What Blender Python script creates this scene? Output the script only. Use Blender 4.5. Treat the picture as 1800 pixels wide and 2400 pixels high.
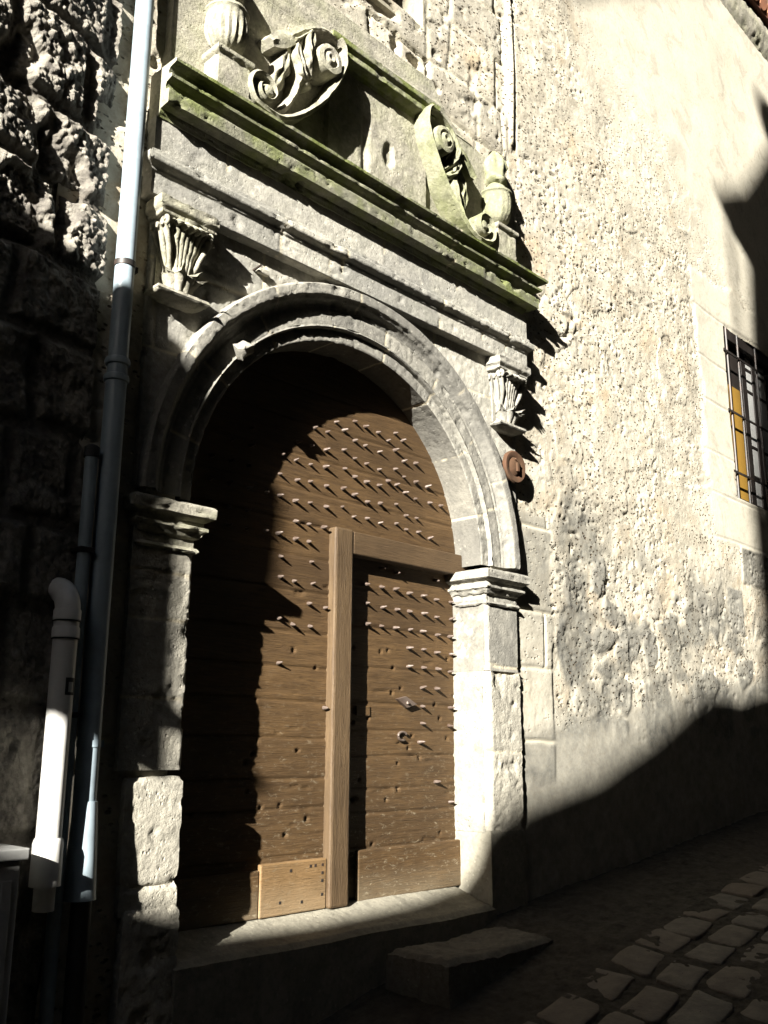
import bpy, math, random
import numpy as np
from mathutils import Matrix, Vector

random.seed(7)
for o in list(bpy.data.objects): bpy.data.objects.remove(o)
S = bpy.context.scene
COL = S.collection
R = math.radians

# ------------------------------------------------------------------ camera
CAM = (-3.279, -3.274, -0.982)
yaw, pitch, roll = R(46.378), R(13.456), R(0.366)
d = Vector((math.sin(yaw)*math.cos(pitch), math.cos(yaw)*math.cos(pitch), math.sin(pitch)))
r0 = Vector((math.cos(yaw), -math.sin(yaw), 0)); u0 = r0.cross(d)
r_ = r0*math.cos(roll) + u0*math.sin(roll); u_ = -r0*math.sin(roll) + u0*math.cos(roll)
cd = bpy.data.cameras.new('camera'); cam = bpy.data.objects.new('camera', cd); COL.objects.link(cam)
cam.matrix_world = Matrix(((r_.x, u_.x, -d.x, CAM[0]), (r_.y, u_.y, -d.y, CAM[1]), (r_.z, u_.z, -d.z, CAM[2]), (0, 0, 0, 1)))
cd.sensor_fit = 'HORIZONTAL'; cd.sensor_width = 36.0; cd.lens = 2236.5/1800*36
cd.clip_start = 0.05; cd.clip_end = 500
S.camera = cam

# ------------------------------------------------------------------ light
L = Vector((2.6, 1.0, -1.12)).normalized()          # direction the sunlight travels
SUN_EL = math.asin(-L.z)
w = bpy.data.worlds.new('World'); S.world = w; w.use_nodes = True
nt = w.node_tree; bg = nt.nodes['Background']
sky = nt.nodes.new('ShaderNodeTexSky'); sky.sky_type = 'NISHITA'; sky.sun_disc = False
sky.sun_elevation = SUN_EL; sky.sun_rotation = math.atan2(-L.x, -L.y)
nt.links.new(sky.outputs[0], bg.inputs[0]); bg.inputs[1].default_value = 0.05
sl = bpy.data.lights.new('sun', 'SUN'); sl.energy = 5.0; sl.angle = R(0.5); sl.color = (1.0, 0.96, 0.885)
so = bpy.data.objects.new('sun', sl); COL.objects.link(so); so.rotation_euler = L.to_track_quat('-Z', 'Y').to_euler()
S.view_settings.view_transform = 'Standard'; S.view_settings.look = 'None'
S.view_settings.exposure = 2.3; S.view_settings.gamma = 1.0

# ------------------------------------------------------------------ numpy noise
def _h(i, j, k, s):
    i = i.astype(np.uint32); j = j.astype(np.uint32); k = k.astype(np.uint32)
    h = i*np.uint32(374761393) + j*np.uint32(668265263) + k*np.uint32(2147483647 & 1274126177) + np.uint32(s*97+13)
    h = (h ^ (h >> np.uint32(13)))*np.uint32(1274126177)
    h = (h ^ (h >> np.uint32(16)))*np.uint32(2246822519)
    h = h ^ (h >> np.uint32(15))
    return (h & np.uint32(0xffffff)).astype(np.float64)/0xffffff
def vnoise(p, s=0):
    f = np.floor(p); t = p-f; t = t*t*(3-2*t); i = f.astype(np.int64)
    X, Y, Z = i[..., 0], i[..., 1], i[..., 2]; x, y, z = t[..., 0], t[..., 1], t[..., 2]
    o = 0
    for a in (0, 1):
        for b in (0, 1):
            for c in (0, 1):
                o = o + _h(X+a, Y+b, Z+c, s)*(x if a else 1-x)*(y if b else 1-y)*(z if c else 1-z)
    return o*2-1
def fbm(p, s=0, o=4, g=0.5, lac=2.03):
    a = 1; r = 0; n = 0
    for k in range(o):
        r = r+a*vnoise(p*lac**k+17.3*k, s+k); n += a; a *= g
    return r/n
def cell(p, s=0):                                        # F1, F2 and a random value per cell
    f = np.floor(p).astype(np.int64); F1 = np.full(p.shape[:-1], 9.0); F2 = F1.copy(); ID = F1*0
    for a in (-1, 0, 1):
        for b in (-1, 0, 1):
            for c in (-1, 0, 1):
                q = f+np.array([a, b, c]); h = [_h(q[..., 0], q[..., 1], q[..., 2], s+m) for m in range(4)]
                dd = np.sqrt((q[..., 0]+h[0]-p[..., 0])**2+(q[..., 1]+h[1]-p[..., 1])**2+(q[..., 2]+h[2]-p[..., 2])**2)
                c1 = dd < F1; F2 = np.where(c1, F1, np.minimum(F2, dd)); ID = np.where(c1, h[3], ID); F1 = np.where(c1, dd, F1)
    return F1, F2, ID
def sm(a, b, x): t = np.clip((x-a)/(b-a), 0, 1); return t*t*(3-2*t)
def v3(*a): return np.stack(np.broadcast_arrays(*[np.asarray(x, float) for x in a]), -1)

# ------------------------------------------------------------------ materials
class N:
    def __init__(s, name, rough=0.9, spec=0.25):
        s.m = bpy.data.materials.new(name); s.m.use_nodes = True; s.t = s.m.node_tree
        s.b = s.t.nodes['Principled BSDF']; s.b.inputs['Roughness'].default_value = rough
        s.b.inputs['Specular IOR Level'].default_value = spec
        s.pos = s.t.nodes.new('ShaderNodeNewGeometry').outputs['Position']
    def lk(s, a, b): s.t.links.new(a, b)
    def scl(s, v):
        n = s.t.nodes.new('ShaderNodeMapping'); s.lk(s.pos, n.inputs[0]); n.inputs['Scale'].default_value = v; return n.outputs[0]
    def noise(s, sc, det=6, ro=0.6, dist=0.0, vec=None):
        n = s.t.nodes.new('ShaderNodeTexNoise'); s.lk(vec or s.pos, n.inputs['Vector'])
        n.inputs['Scale'].default_value = sc; n.inputs['Detail'].default_value = det
        n.inputs['Roughness'].default_value = ro; n.inputs['Distortion'].default_value = dist
        return n.outputs['Fac']
    def voro(s, sc, vec=None, feat='F1', out='Distance', rnd=1.0):
        n = s.t.nodes.new('ShaderNodeTexVoronoi'); n.feature = feat; s.lk(vec or s.pos, n.inputs['Vector'])
        n.inputs['Scale'].default_value = sc; n.inputs['Randomness'].default_value = rnd
        return n.outputs[out]
    def ramp(s, fac, stops):
        n = s.t.nodes.new('ShaderNodeValToRGB'); e = n.color_ramp.elements
        while len(e) < len(stops): e.new(0.5)
        for i, (p, c) in enumerate(stops):
            e[i].position = p; e[i].color = (*c, 1) if isinstance(c, tuple) else (c, c, c, 1)
        s.lk(fac, n.inputs[0]); return n.outputs[0]
    def mix(s, fac, a, b, mode='MIX'):
        n = s.t.nodes.new('ShaderNodeMix'); n.data_type = 'RGBA'; n.blend_type = mode
        for v, i in ((fac, 0), (a, 6), (b, 7)):
            if hasattr(v, 'links'): s.lk(v, n.inputs[i])
            else: n.inputs[i].default_value = (*v, 1) if isinstance(v, tuple) else v
        return n.outputs[2]
    def math(s, op, a, b=0.0):
        n = s.t.nodes.new('ShaderNodeMath'); n.operation = op
        for v, i in ((a, 0), (b, 1)):
            if hasattr(v, 'links'): s.lk(v, n.inputs[i])
            else: n.inputs[i].default_value = v
        return n.outputs[0]
    def attr(s, name):
        n = s.t.nodes.new('ShaderNodeAttribute'); n.attribute_name = name; return n.outputs['Fac']
    def col(s, c):
        if hasattr(c, 'links'): s.lk(c, s.b.inputs['Base Color'])
        else: s.b.inputs['Base Color'].default_value = (*c, 1)
        return s
    def bump(s, h, dist=0.01, st=1.0):
        n = s.t.nodes.new('ShaderNodeBump'); n.inputs['Distance'].default_value = dist; n.inputs['Strength'].default_value = st
        s.lk(h, n.inputs['Height'])
        prev = s.b.inputs['Normal'].links
        if prev: s.lk(prev[0].from_socket, n.inputs['Normal'])
        s.lk(n.outputs[0], s.b.inputs['Normal']); return s

def stone_mat(name, base, dark, light, mortar, moss=0.0, pit=0.5, grain=1.0, lowgrey=None):
    n = N(name, 0.92, 0.15)
    tone = n.attr('tone'); mor = n.attr('mor')
    big = n.noise(1.7, 5, 0.6); fine = n.noise(38, 6, 0.7); med = n.noise(7.5, 7, 0.68, 0.4)
    c = n.mix(n.ramp(med, [(0.36, 0.0), (0.66, 1.0)]), dark, light)
    c = n.mix(n.ramp(big, [(0.35, 0.75), (0.65, 0.25)]), c, base)
    c = n.mix(n.ramp(tone, [(0.0, 0.0), (1.0, 0.75)]), c, n.mix(1.0, c, dark, 'MULTIPLY') if False else dark)
    c = n.mix(n.ramp(fine, [(0.3, 0.45), (0.55, 0.0)]), c, tuple(x*0.5 for x in dark))
    # vertical water stains
    st = n.noise(9, 4, 0.6, vec=n.scl((1, 1, 0.14)))
    c = n.mix(n.ramp(st, [(0.55, 0.0), (0.72, 0.42)]), c, tuple(x*0.62 for x in dark))
    # small lichen spots
    sp = n.voro(23); c = n.mix(n.ramp(sp, [(0.10, 0.38), (0.17, 0.0)]), c, tuple(min(1, x*1.25) for x in light))
    if moss:
        g = n.t.nodes.new('ShaderNodeNewGeometry'); sx = n.t.nodes.new('ShaderNodeSeparateXYZ'); n.lk(g.outputs['Normal'], sx.inputs[0])
        mm = n.noise(5.0, 6, 0.65)
        f = n.math('MULTIPLY', n.ramp(mm, [(0.42, 0.0), (0.62, 1.0)]), moss)
        if moss > 0.4:
            sz_ = n.t.nodes.new('ShaderNodeSeparateXYZ'); n.lk(n.pos, sz_.inputs[0])
            e1 = n.ramp(n.math('ADD', n.math('SUBTRACT', sz_.outputs[2], 1.40), n.math('MULTIPLY', mm, 0.03)), [(0.455, 0.0), (0.475, 0.85)])
            f = n.math('MAXIMUM', f, n.math('MULTIPLY', e1, n.ramp(n.noise(9, 5), [(0.42, 0.0), (0.58, 0.9)])))
        c = n.mix(f, c, n.mix(n.noise(30, 4), (0.040, 0.058, 0.010), (0.20, 0.235, 0.045)))
    c = n.mix(mor, c, mortar)
    n.col(c)
    n.bump(n.noise(60, 8, 0.72), 0.006*grain, 0.9)
    pv = n.ramp(n.voro(42, vec=n.scl((1, 1, 0.8))), [(0.0, 0.0), (0.28, 1.0)])
    pm = n.ramp(n.noise(6, 4), [(0.45, 1.0), (0.62, 0.0)])
    n.bump(n.mix(pm, pv, (1.0, 1.0, 1.0)), 0.008*pit, 0.8)
    n.bump(n.noise(14, 6, 0.65), 0.014*grain, 0.6)
    return n.m
CREAM = (0.46, 0.41, 0.30)
M = {}
M['portal'] = stone_mat('portal_stone', (0.255, 0.245, 0.21), (0.14, 0.135, 0.12), (0.37, 0.35, 0.295), CREAM, 0, 0.5, 0.6)
M['pale'] = stone_mat('pale_carved_stone', (0.33, 0.31, 0.25), (0.15, 0.14, 0.12), (0.43, 0.405, 0.32), CREAM, 0.22, 0.5, 0.9)
M['entab'] = stone_mat('entablature_stone', (0.40, 0.38, 0.325), (0.21, 0.205, 0.185), (0.50, 0.475, 0.40), CREAM, 0.05, 0.5, 0.6)
M['lichen'] = stone_mat('lichened_stone', (0.24, 0.235, 0.165), (0.12, 0.12, 0.085), (0.34, 0.33, 0.23), CREAM, 0.38, 0.5, 0.8)
M['reveal'] = stone_mat('sun_dimmed_reveal_stone', (0.175, 0.165, 0.14), (0.11, 0.105, 0.092), (0.24, 0.225, 0.185), CREAM, 0, 0.4, 0.6)  # portal stone coloured darker to offset direct sun on the reveal and soffit
M['revlow'] = stone_mat('sun_dimmed_rough_stone', (0.22, 0.21, 0.17), (0.17, 0.16, 0.135), (0.33, 0.31, 0.26), CREAM, 0, 0.9, 1.0)  # jamb stone coloured darker where the lower reveal faces the sun
M['mossy'] = stone_mat('mossy_cornice_stone', (0.22, 0.215, 0.16), (0.11, 0.11, 0.08), (0.36, 0.34, 0.26), CREAM, 0.6, 0.5)
M['jamb'] = stone_mat('rough_jamb_stone', (0.37, 0.345, 0.28), (0.22, 0.21, 0.18), (0.47, 0.44, 0.36), CREAM, 0, 0.9, 1.1)
M['smooth'] = stone_mat('smooth_render', (0.26, 0.24, 0.18), (0.20, 0.185, 0.14), (0.31, 0.285, 0.22), CREAM, 0, 0.1, 0.35)
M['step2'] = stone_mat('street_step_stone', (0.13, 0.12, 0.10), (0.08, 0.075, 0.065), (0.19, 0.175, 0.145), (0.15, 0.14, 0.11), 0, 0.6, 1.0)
M['step'] = stone_mat('worn_step_stone', (0.23, 0.215, 0.17), (0.16, 0.15, 0.12), (0.30, 0.28, 0.22), CREAM, 0, 0.3, 0.5)

def wall_mat():
    n = N('plastered_wall', 0.95, 0.1)
    gy = n.attr('grey'); smo = n.attr('smooth'); mor = n.attr('mor'); tone = n.attr('tone')
    med = n.noise(5, 8, 0.7, 0.3); big = n.noise(0.9, 5, 0.6); fine = n.noise(45, 6, 0.7)
    c = n.mix(n.ramp(med, [(0.35, 0.0), (0.65, 1.0)]), (0.345, 0.312, 0.245), (0.55, 0.512, 0.42))
    c = n.mix(n.ramp(n.noise(2.6, 6, 0.7, 0.5), [(0.53, 0.0), (0.68, 0.55)]), c, (0.42, 0.30, 0.17))
    c = n.mix(n.ramp(big, [(0.46, 0.0), (0.62, 0.35)]), c, (0.33, 0.30, 0.235))
    c = n.mix(n.ramp(smo, [(0.0, 0.0), (1.0, 0.8)]), c, n.mix(med, (0.44, 0.41, 0.33), (0.53, 0.495, 0.405)))
    g = n.mix(n.ramp(n.noise(11, 8, 0.75), [(0.35, 0.0), (0.68, 1.0)]), (0.10, 0.098, 0.088), (0.27, 0.258, 0.215))
    c = n.mix(gy, c, g)
    c = n.mix(n.ramp(n.noise(3.3, 7, 0.75, 0.8), [(0.52, 0.0), (0.60, 0.35)]), c, (0.22, 0.20, 0.16))
    c = n.mix(n.ramp(tone, [(0.0, 0.0), (1.0, 0.6)]), c, (0.24, 0.23, 0.20))
    c = n.mix(n.ramp(fine, [(0.28, 0.4), (0.5, 0.0)]), c, (0.18, 0.15, 0.10))
    pits = n.ramp(n.voro(34, vec=n.scl((0.6, 1, 1.15))), [(0.14, 1.0), (0.26, 0.0)])
    pits = n.math('MAXIMUM', pits, n.ramp(n.voro(15, vec=n.scl((0.6, 1, 1.0))), [(0.09, 1.0), (0.15, 0.0)]))
    pm = n.ramp(n.noise(1.6, 5, 0.7), [(0.40, 0.0), (0.52, 1.0)])
    pf = n.math('MULTIPLY', n.math('MULTIPLY', pits, pm), n.math('SUBTRACT', 1.0, smo))
    c = n.mix(n.math('MULTIPLY', pf, 0.8), c, (0.09, 0.065, 0.04))  # shade inside the pits painted in as dark brown
    c = n.mix(mor, c, (0.42, 0.385, 0.30))
    n.col(c)
    rough = n.math('MULTIPLY', n.ramp(smo, [(0.0, 1.0), (1.0, 0.25)]), n.ramp(n.noise(1.9, 5, 0.7), [(0.40, 0.35), (0.58, 1.0)]))
    n.bump(n.math('MULTIPLY', n.noise(70, 8, 0.75), rough), 0.005, 0.8)
    n.bump(n.math('MULTIPLY', n.noise(18, 8, 0.7), rough), 0.005, 0.7)
    n.bump(n.math('SUBTRACT', 1.0, pf), 0.016, 1.0)
    return n.m
M['wall'] = wall_mat()
def rubble_mat():
    n = N('rough_basalt_blocks', 0.95, 0.1)
    c = n.mix(n.ramp(n.noise(9, 8, 0.7), [(0.35, 0.0), (0.68, 1.0)]), (0.11, 0.10, 0.088), (0.36, 0.335, 0.28))
    c = n.mix(n.ramp(n.voro(16), [(0.05, 0.7), (0.35, 0.0)]), c, (0.42, 0.39, 0.33))
    n.col(n.mix(n.attr('mor'), c, (0.10, 0.09, 0.075)))
    n.bump(n.noise(60, 8, 0.75), 0.010, 1.0); n.bump(n.noise(22, 6, 0.7), 0.02, 0.8)
    return n.m
M['rubble'] = rubble_mat()
def wood(name, a, b, c3, axis=(1, 1, 14), rough=0.7, scuff=0.0):
    n = N(name, rough, 0.3)
    v = n.scl(axis); g = n.noise(3.2, 9, 0.75, 2.0, vec=v); g2 = n.noise(13, 6, 0.7, 0.6, vec=v)
    c = n.mix(n.ramp(g, [(0.32, 0.0), (0.66, 1.0)]), a, b)
    c = n.mix(n.ramp(g2, [(0.56, 0.0), (0.72, 0.7)]), c, c3)
    c = n.mix(n.ramp(n.noise(2.2, 5, 0.6), [(0.4, 0.35), (0.6, 0.0)]), c, tuple(x*0.5 for x in a))
    c = n.mix(n.ramp(n.attr('tone'), [(0.0, 0.0), (1.0, 0.55)]), c, tuple(x*0.62 for x in a))
    if scuff:
        s_ = n.noise(26, 6, 0.75, 0.5, vec=n.scl((1, 1, 2.2)))
        z = n.t.nodes.new('ShaderNodeSeparateXYZ'); n.lk(n.pos, z.inputs[0])
        low = n.ramp(n.math('MULTIPLY', n.math('ADD', z.outputs[2], 1.75), 0.6), [(0.0, 1.0), (0.75, 0.0)])
        f = n.math('MULTIPLY', n.ramp(s_, [(0.56, 0.0), (0.70, 1.0)]), low)
        c = n.mix(n.math('MULTIPLY', f, scuff), c, (0.26, 0.22, 0.15))
        du = n.ramp(n.math('MULTIPLY', n.math('ADD', z.outputs[2], 1.75), 1.0), [(0.0, 0.55), (0.16, 0.0)])
        c = n.mix(n.math('MULTIPLY', du, n.noise(5)), c, (0.30, 0.26, 0.18))
    n.col(c); n.bump(g2, 0.004, 0.8); n.bump(g, 0.006, 0.6); n.bump(n.noise(90, 4, 0.6), 0.002, 0.5)
    return n.m
M['oak'] = wood('dark_oak', (0.050, 0.028, 0.011), (0.118, 0.069, 0.027), (0.020, 0.011, 0.005), scuff=0.9)
M['oak_v'] = wood('oak_post', (0.058, 0.036, 0.018), (0.108, 0.071, 0.036), (0.028, 0.017, 0.009), (9, 9, 0.8), 0.6)
M['oak_h'] = wood('oak_rail', (0.058, 0.036, 0.018), (0.104, 0.067, 0.034), (0.028, 0.017, 0.009), (0.8, 9, 12), 0.6)
M['oak_new'] = wood('new_oak', (0.14, 0.085, 0.036), (0.25, 0.155, 0.072), (0.060, 0.033, 0.014), (0.8, 3, 11), 0.6, 0.5)
def plain(name, c, rough=0.5, metal=0.0, dirt=0.3, dc=(0.05, 0.045, 0.04), bump=0.001):
    n = N(name, rough, 0.4); n.b.inputs['Metallic'].default_value = metal
    n.col(n.mix(n.math('MULTIPLY', n.ramp(n.noise(9, 7, 0.7, 0.3), [(0.45, 0.0), (0.7, 1.0)]), dirt), c, dc))
    n.bump(n.noise(25, 5), bump, 0.6); return n.m
M['iron'] = plain('stud_iron', (0.115, 0.088, 0.072), 0.5, 0.2, 0.8, (0.05, 0.028, 0.016))
M['rust'] = plain('rusty_iron', (0.060, 0.031, 0.014), 0.85, 0.0, 0.8, (0.10, 0.04, 0.02), 0.004)
M['blackiron'] = plain('black_iron', (0.03, 0.028, 0.026), 0.5, 0.3, 0.4, (0.10, 0.05, 0.03))
M['pipe'] = plain('grey_blue_pipe_paint', (0.27, 0.33, 0.365), 0.4, 0.0, 0.55, (0.16, 0.19, 0.21))
M['pvc'] = plain('white_pvc', (0.66, 0.65, 0.61), 0.4, 0.0, 0.3, (0.35, 0.33, 0.3))
M['rubber'] = plain('dark_seal', (0.03, 0.03, 0.03), 0.7)
M['cabinet'] = plain('grey_cabinet_paint', (0.42, 0.42, 0.40), 0.45, 0, 0.3)
M['amber'] = plain('amber_shutter', (0.24, 0.135, 0.02), 0.6, 0, 0.25, (0.14, 0.08, 0.02))
M['frame'] = plain('dark_window_frame', (0.014, 0.010, 0.008), 0.6)
M['curtain'] = plain('pale_curtain', (0.50, 0.50, 0.48), 0.8, 0, 0.1)
M['glass'] = plain('window_glass', (0.05, 0.055, 0.06), 0.08, 0, 0.1)
M['eave'] = plain('dark_red_wood', (0.10, 0.035, 0.022), 0.8, 0, 0.5, (0.03, 0.012, 0.01), 0.004)
M['tile'] = plain('clay_tiles', (0.30, 0.13, 0.07), 0.85, 0, 0.5)
M['houses'] = plain('dark_rendered_wall', (0.06, 0.054, 0.045), 0.95, 0, 0.4, (0.03, 0.027, 0.022), 0.01)
M['shutter'] = plain('shutter_paint', (0.10, 0.13, 0.12), 0.7)
def ground_mat():
    n = N('rough_street_mortar', 0.95, 0.1)
    c = n.mix(n.ramp(n.noise(14, 8, 0.75), [(0.35, 0.0), (0.7, 1.0)]), (0.03, 0.028, 0.023), (0.11, 0.10, 0.082))
    n.col(n.mix(n.ramp(n.noise(1.3, 4), [(0.4, 0.5), (0.6, 0.0)]), c, (0.07, 0.06, 0.05)))
    n.bump(n.noise(30, 8, 0.75), 0.02, 1.0); n.bump(n.voro(25), 0.012, 0.7); return n.m
M['ground'] = ground_mat()
def sett_mat():
    n = N('paving_stone', 0.75, 0.3)
    oi = n.t.nodes.new('ShaderNodeObjectInfo').outputs['Random']
    c = n.mix(n.ramp(n.noise(12, 8, 0.7), [(0.35, 0.0), (0.7, 1.0)]), (0.08, 0.075, 0.064), (0.17, 0.157, 0.13))
    n.col(n.mix(n.ramp(oi, [(0.0, 0.0), (1.0, 0.55)]), c, (0.12, 0.085, 0.06)))
    n.bump(n.noise(22, 8, 0.7), 0.012, 0.8); n.bump(n.noise(5, 3), 0.01, 0.6); return n.m
M['sett'] = sett_mat()

# ------------------------------------------------------------------ object helpers
def tag(o, label=None, cat=None, group=None, kind=None):
    for k, v in (('label', label), ('category', cat), ('group', group), ('kind', kind)):
        if v: o[k] = v
    return o
def thing(name, loc, label, cat, group=None):
    o = bpy.data.objects.new(name, None); COL.objects.link(o); o.location = loc; o.empty_display_size = 0.1
    return tag(o, label, cat, group)
def wloc(o):
    v = Vector((0, 0, 0))
    while o is not None: v += Vector(o.location); o = o.parent
    return np.array(v)
def mk(name, V, F, mat, parent=None, smooth=False, attrs=None, auto=None):
    """V in world coordinates; F list of index tuples or an (n,4) array"""
    V = np.asarray(V, float)
    if parent is not None: V = V-wloc(parent)
    me = bpy.data.meshes.new(name)
    if isinstance(F, np.ndarray):
        k = F.shape[1]; me.vertices.add(len(V)); me.vertices.foreach_set('co', V.ravel().astype(np.float32))
        me.loops.add(F.size); me.loops.foreach_set('vertex_index', F.ravel().astype(np.int32))
        me.polygons.add(len(F)); me.polygons.foreach_set('loop_start', np.arange(0, F.size, k, dtype=np.int32))
        me.update(calc_edges=True); me.validate()
    else:
        me.from_pydata(V.tolist(), [], [tuple(int(i) for i in f) for f in F]); me.validate()
    if attrs:
        for a, x in attrs.items():
            if len(x) == len(me.vertices):
                at = me.attributes.new(a, 'FLOAT', 'POINT'); at.data.foreach_set('value', np.asarray(x, np.float32))
    me.polygons.foreach_set('use_smooth', [smooth]*len(me.polygons))
    if mat: me.materials.append(mat)
    o = bpy.data.objects.new(name, me); COL.objects.link(o)
    if parent is not None: o.parent = parent
    if auto is not None and smooth:
        me.set_sharp_from_angle(angle=R(auto))
    return o
class MB:
    def __init__(s): s.v = []; s.f = []; s.n = 0; s.a = {}
    def add(s, V, F, attrs=None):
        V = np.asarray(V, float).reshape(-1, 3); s.v.append(V)
        s.f += [tuple(int(i)+s.n for i in f) for f in F]
        for k in ('mor', 'tone'):
            s.a.setdefault(k, []).append(np.asarray(attrs[k]) if attrs and k in attrs else np.zeros(len(V)))
        s.n += len(V); return s
    def box(s, a, b, rot=None, org=None):
        x0, y0, z0 = a; x1, y1, z1 = b
        V = np.array([(x, y, z) for x in (x0, x1) for y in (y0, y1) for z in (z0, z1)], float)
        if rot is not None:
            o = np.array(org if org is not None else V.mean(0)); V = (V-o)@np.array(rot.to_3x3()).T+o
        return s.add(V, [(0, 1, 3, 2), (4, 6, 7, 5), (0, 4, 5, 1), (2, 3, 7, 6), (0, 2, 6, 4), (1, 5, 7, 3)])
    def grid(s, P, closed_u=False, closed_v=False, attrs=None):
        nu, nv = P.shape[:2]; F = []
        for i in range(nu if closed_u else nu-1):
            for j in range(nv if closed_v else nv-1):
                i2 = (i+1) % nu; j2 = (j+1) % nv
                F.append((i*nv+j, i2*nv+j, i2*nv+j2, i*nv+j2))
        return s.add(P.reshape(-1, 3), F, {k: v.ravel() for k, v in attrs.items()} if attrs else None)
    def tube(s, pts, r, n=12, caps=True):
        pts = [Vector(p) for p in pts]; rs = r if hasattr(r, '__len__') else [r]*len(pts)
        P = []; up = None
        for i, p in enumerate(pts):
            t = (pts[min(i+1, len(pts)-1)]-pts[max(i-1, 0)]).normalized()
            if up is None: up = Vector((0, 0, 1)) if abs(t.z) < 0.9 else Vector((0, 1, 0))
            a = t.cross(up).normalized(); b = t.cross(a).normalized(); up = -b if False else b.cross(t).cross(t)*-1 if False else up
            P.append([p+(a*math.cos(q)+b*math.sin(q))*rs[i] for q in [2*math.pi*k/n for k in range(n)]])
        P = np.array([[tuple(v) for v in row] for row in P]); b0 = s.n
        s.grid(P, closed_v=True)
        if caps:
            s.f.append(tuple(b0+k for k in range(n))); s.f.append(tuple(b0+(len(pts)-1)*n+k for k in reversed(range(n))))
        return s
    def lathe(s, prof, c, n=28, flute=0, fd=0.0, sq=1.0):
        """prof: (r, z) from bottom to top about the vertical line through c"""
        P = np.zeros((len(prof), n, 3)); q = np.arange(n)*2*math.pi/n
        for i, (r, z, *k) in enumerate(prof):
            rr = r*(1+(fd*(k[0] if k else 0))*np.cos(flute*q))
            P[i] = v3(c[0]+rr*np.cos(q), c[1]+rr*np.sin(q)*sq, c[2]+z)
        b0 = s.n; s.grid(P, closed_v=True)
        s.f.append(tuple(b0+k for k in reversed(range(n)))); s.f.append(tuple(b0+(len(prof)-1)*n+k for k in range(n)))
        return s
    def prism(s, out, y0, y1):
        """outline in (x,z), extruded from y0 to y1"""
        n = len(out); V = [(x, y0, z) for x, z in out]+[(x, y1, z) for x, z in out]
        F = [tuple(range(n)), tuple(reversed(range(n, 2*n)))]+[((i+1) % n, i, n+i, n+(i+1) % n) for i in range(n)]
        return s.add(V, F)
    def build(s, name, mat, parent=None, smooth=False, auto=None, rough=0.0, seed=0, bevel=0.0):
        V = np.concatenate(s.v)
        if rough: V = V+v3(*[fbm(V*22, seed+k*5, 3)*rough for k in range(3)])
        o = mk(name, V, s.f, mat, parent, smooth, {k: np.concatenate(v) for k, v in s.a.items()}, auto)
        if bevel:
            b = o.modifiers.new('b', 'BEVEL'); b.width = bevel; b.segments = 2; b.limit_method = 'ANGLE'
        return o

def subdiv(pts, step):
    out = [np.array(pts[0], float)]; 
    for a, b in zip(pts[:-1], pts[1:]):
        a = np.array(a, float); b = np.array(b, float); k = max(1, int(math.ceil(np.linalg.norm(b-a)/step)))
        for i in range(1, k+1): out.append(a+(b-a)*i/k)
    return np.array(out)
def curve(pts, n=12):
    pts = [np.array(p, float) for p in pts]; o = []
    for i in range(len(pts)-1):
        p0 = pts[max(i-1, 0)]; p1 = pts[i]; p2 = pts[i+1]; p3 = pts[min(i+2, len(pts)-1)]
        for k in range(n):
            t = k/n; o.append(0.5*((2*p1)+(-p0+p2)*t+(2*p0-5*p1+4*p2-p3)*t*t+(-p0+3*p1-3*p2+p3)*t**3))
    o.append(pts[-1]); return np.array(o)
def gnormals(P):
    du = np.gradient(P, axis=0); dv = np.gradient(P, axis=1)
    n = np.cross(du, dv); return n/(np.linalg.norm(n, axis=-1, keepdims=True)+1e-12)
def weather(P, sign, amp, chip, seed, joint=None, jw=0.006, jd=0.006, fine=60):
    """worn stone: low waviness, grit, chipped arrises, joints cut in. joint: distance field to joints"""
    n = gnormals(P)*sign
    h = amp*fbm(P*6, seed, 3)+amp*0.6*fbm(P*24, seed+9, 3)+amp*0.35*vnoise(P*fine, seed+3)
    c = fbm(P*9, seed+21, 4)
    h = h-chip*sm(0.32, 0.5, c)-chip*0.5*sm(0.25, 0.45, fbm(P*28, seed+33, 3))
    mor = np.zeros(P.shape[:2])
    if joint is not None:
        jj = joint+0.003*vnoise(P*30, seed+5)
        mor = 1-sm(jw*0.5, jw*1.5, jj); h = h-jd*mor
    return P+n*h[..., None], mor
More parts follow.
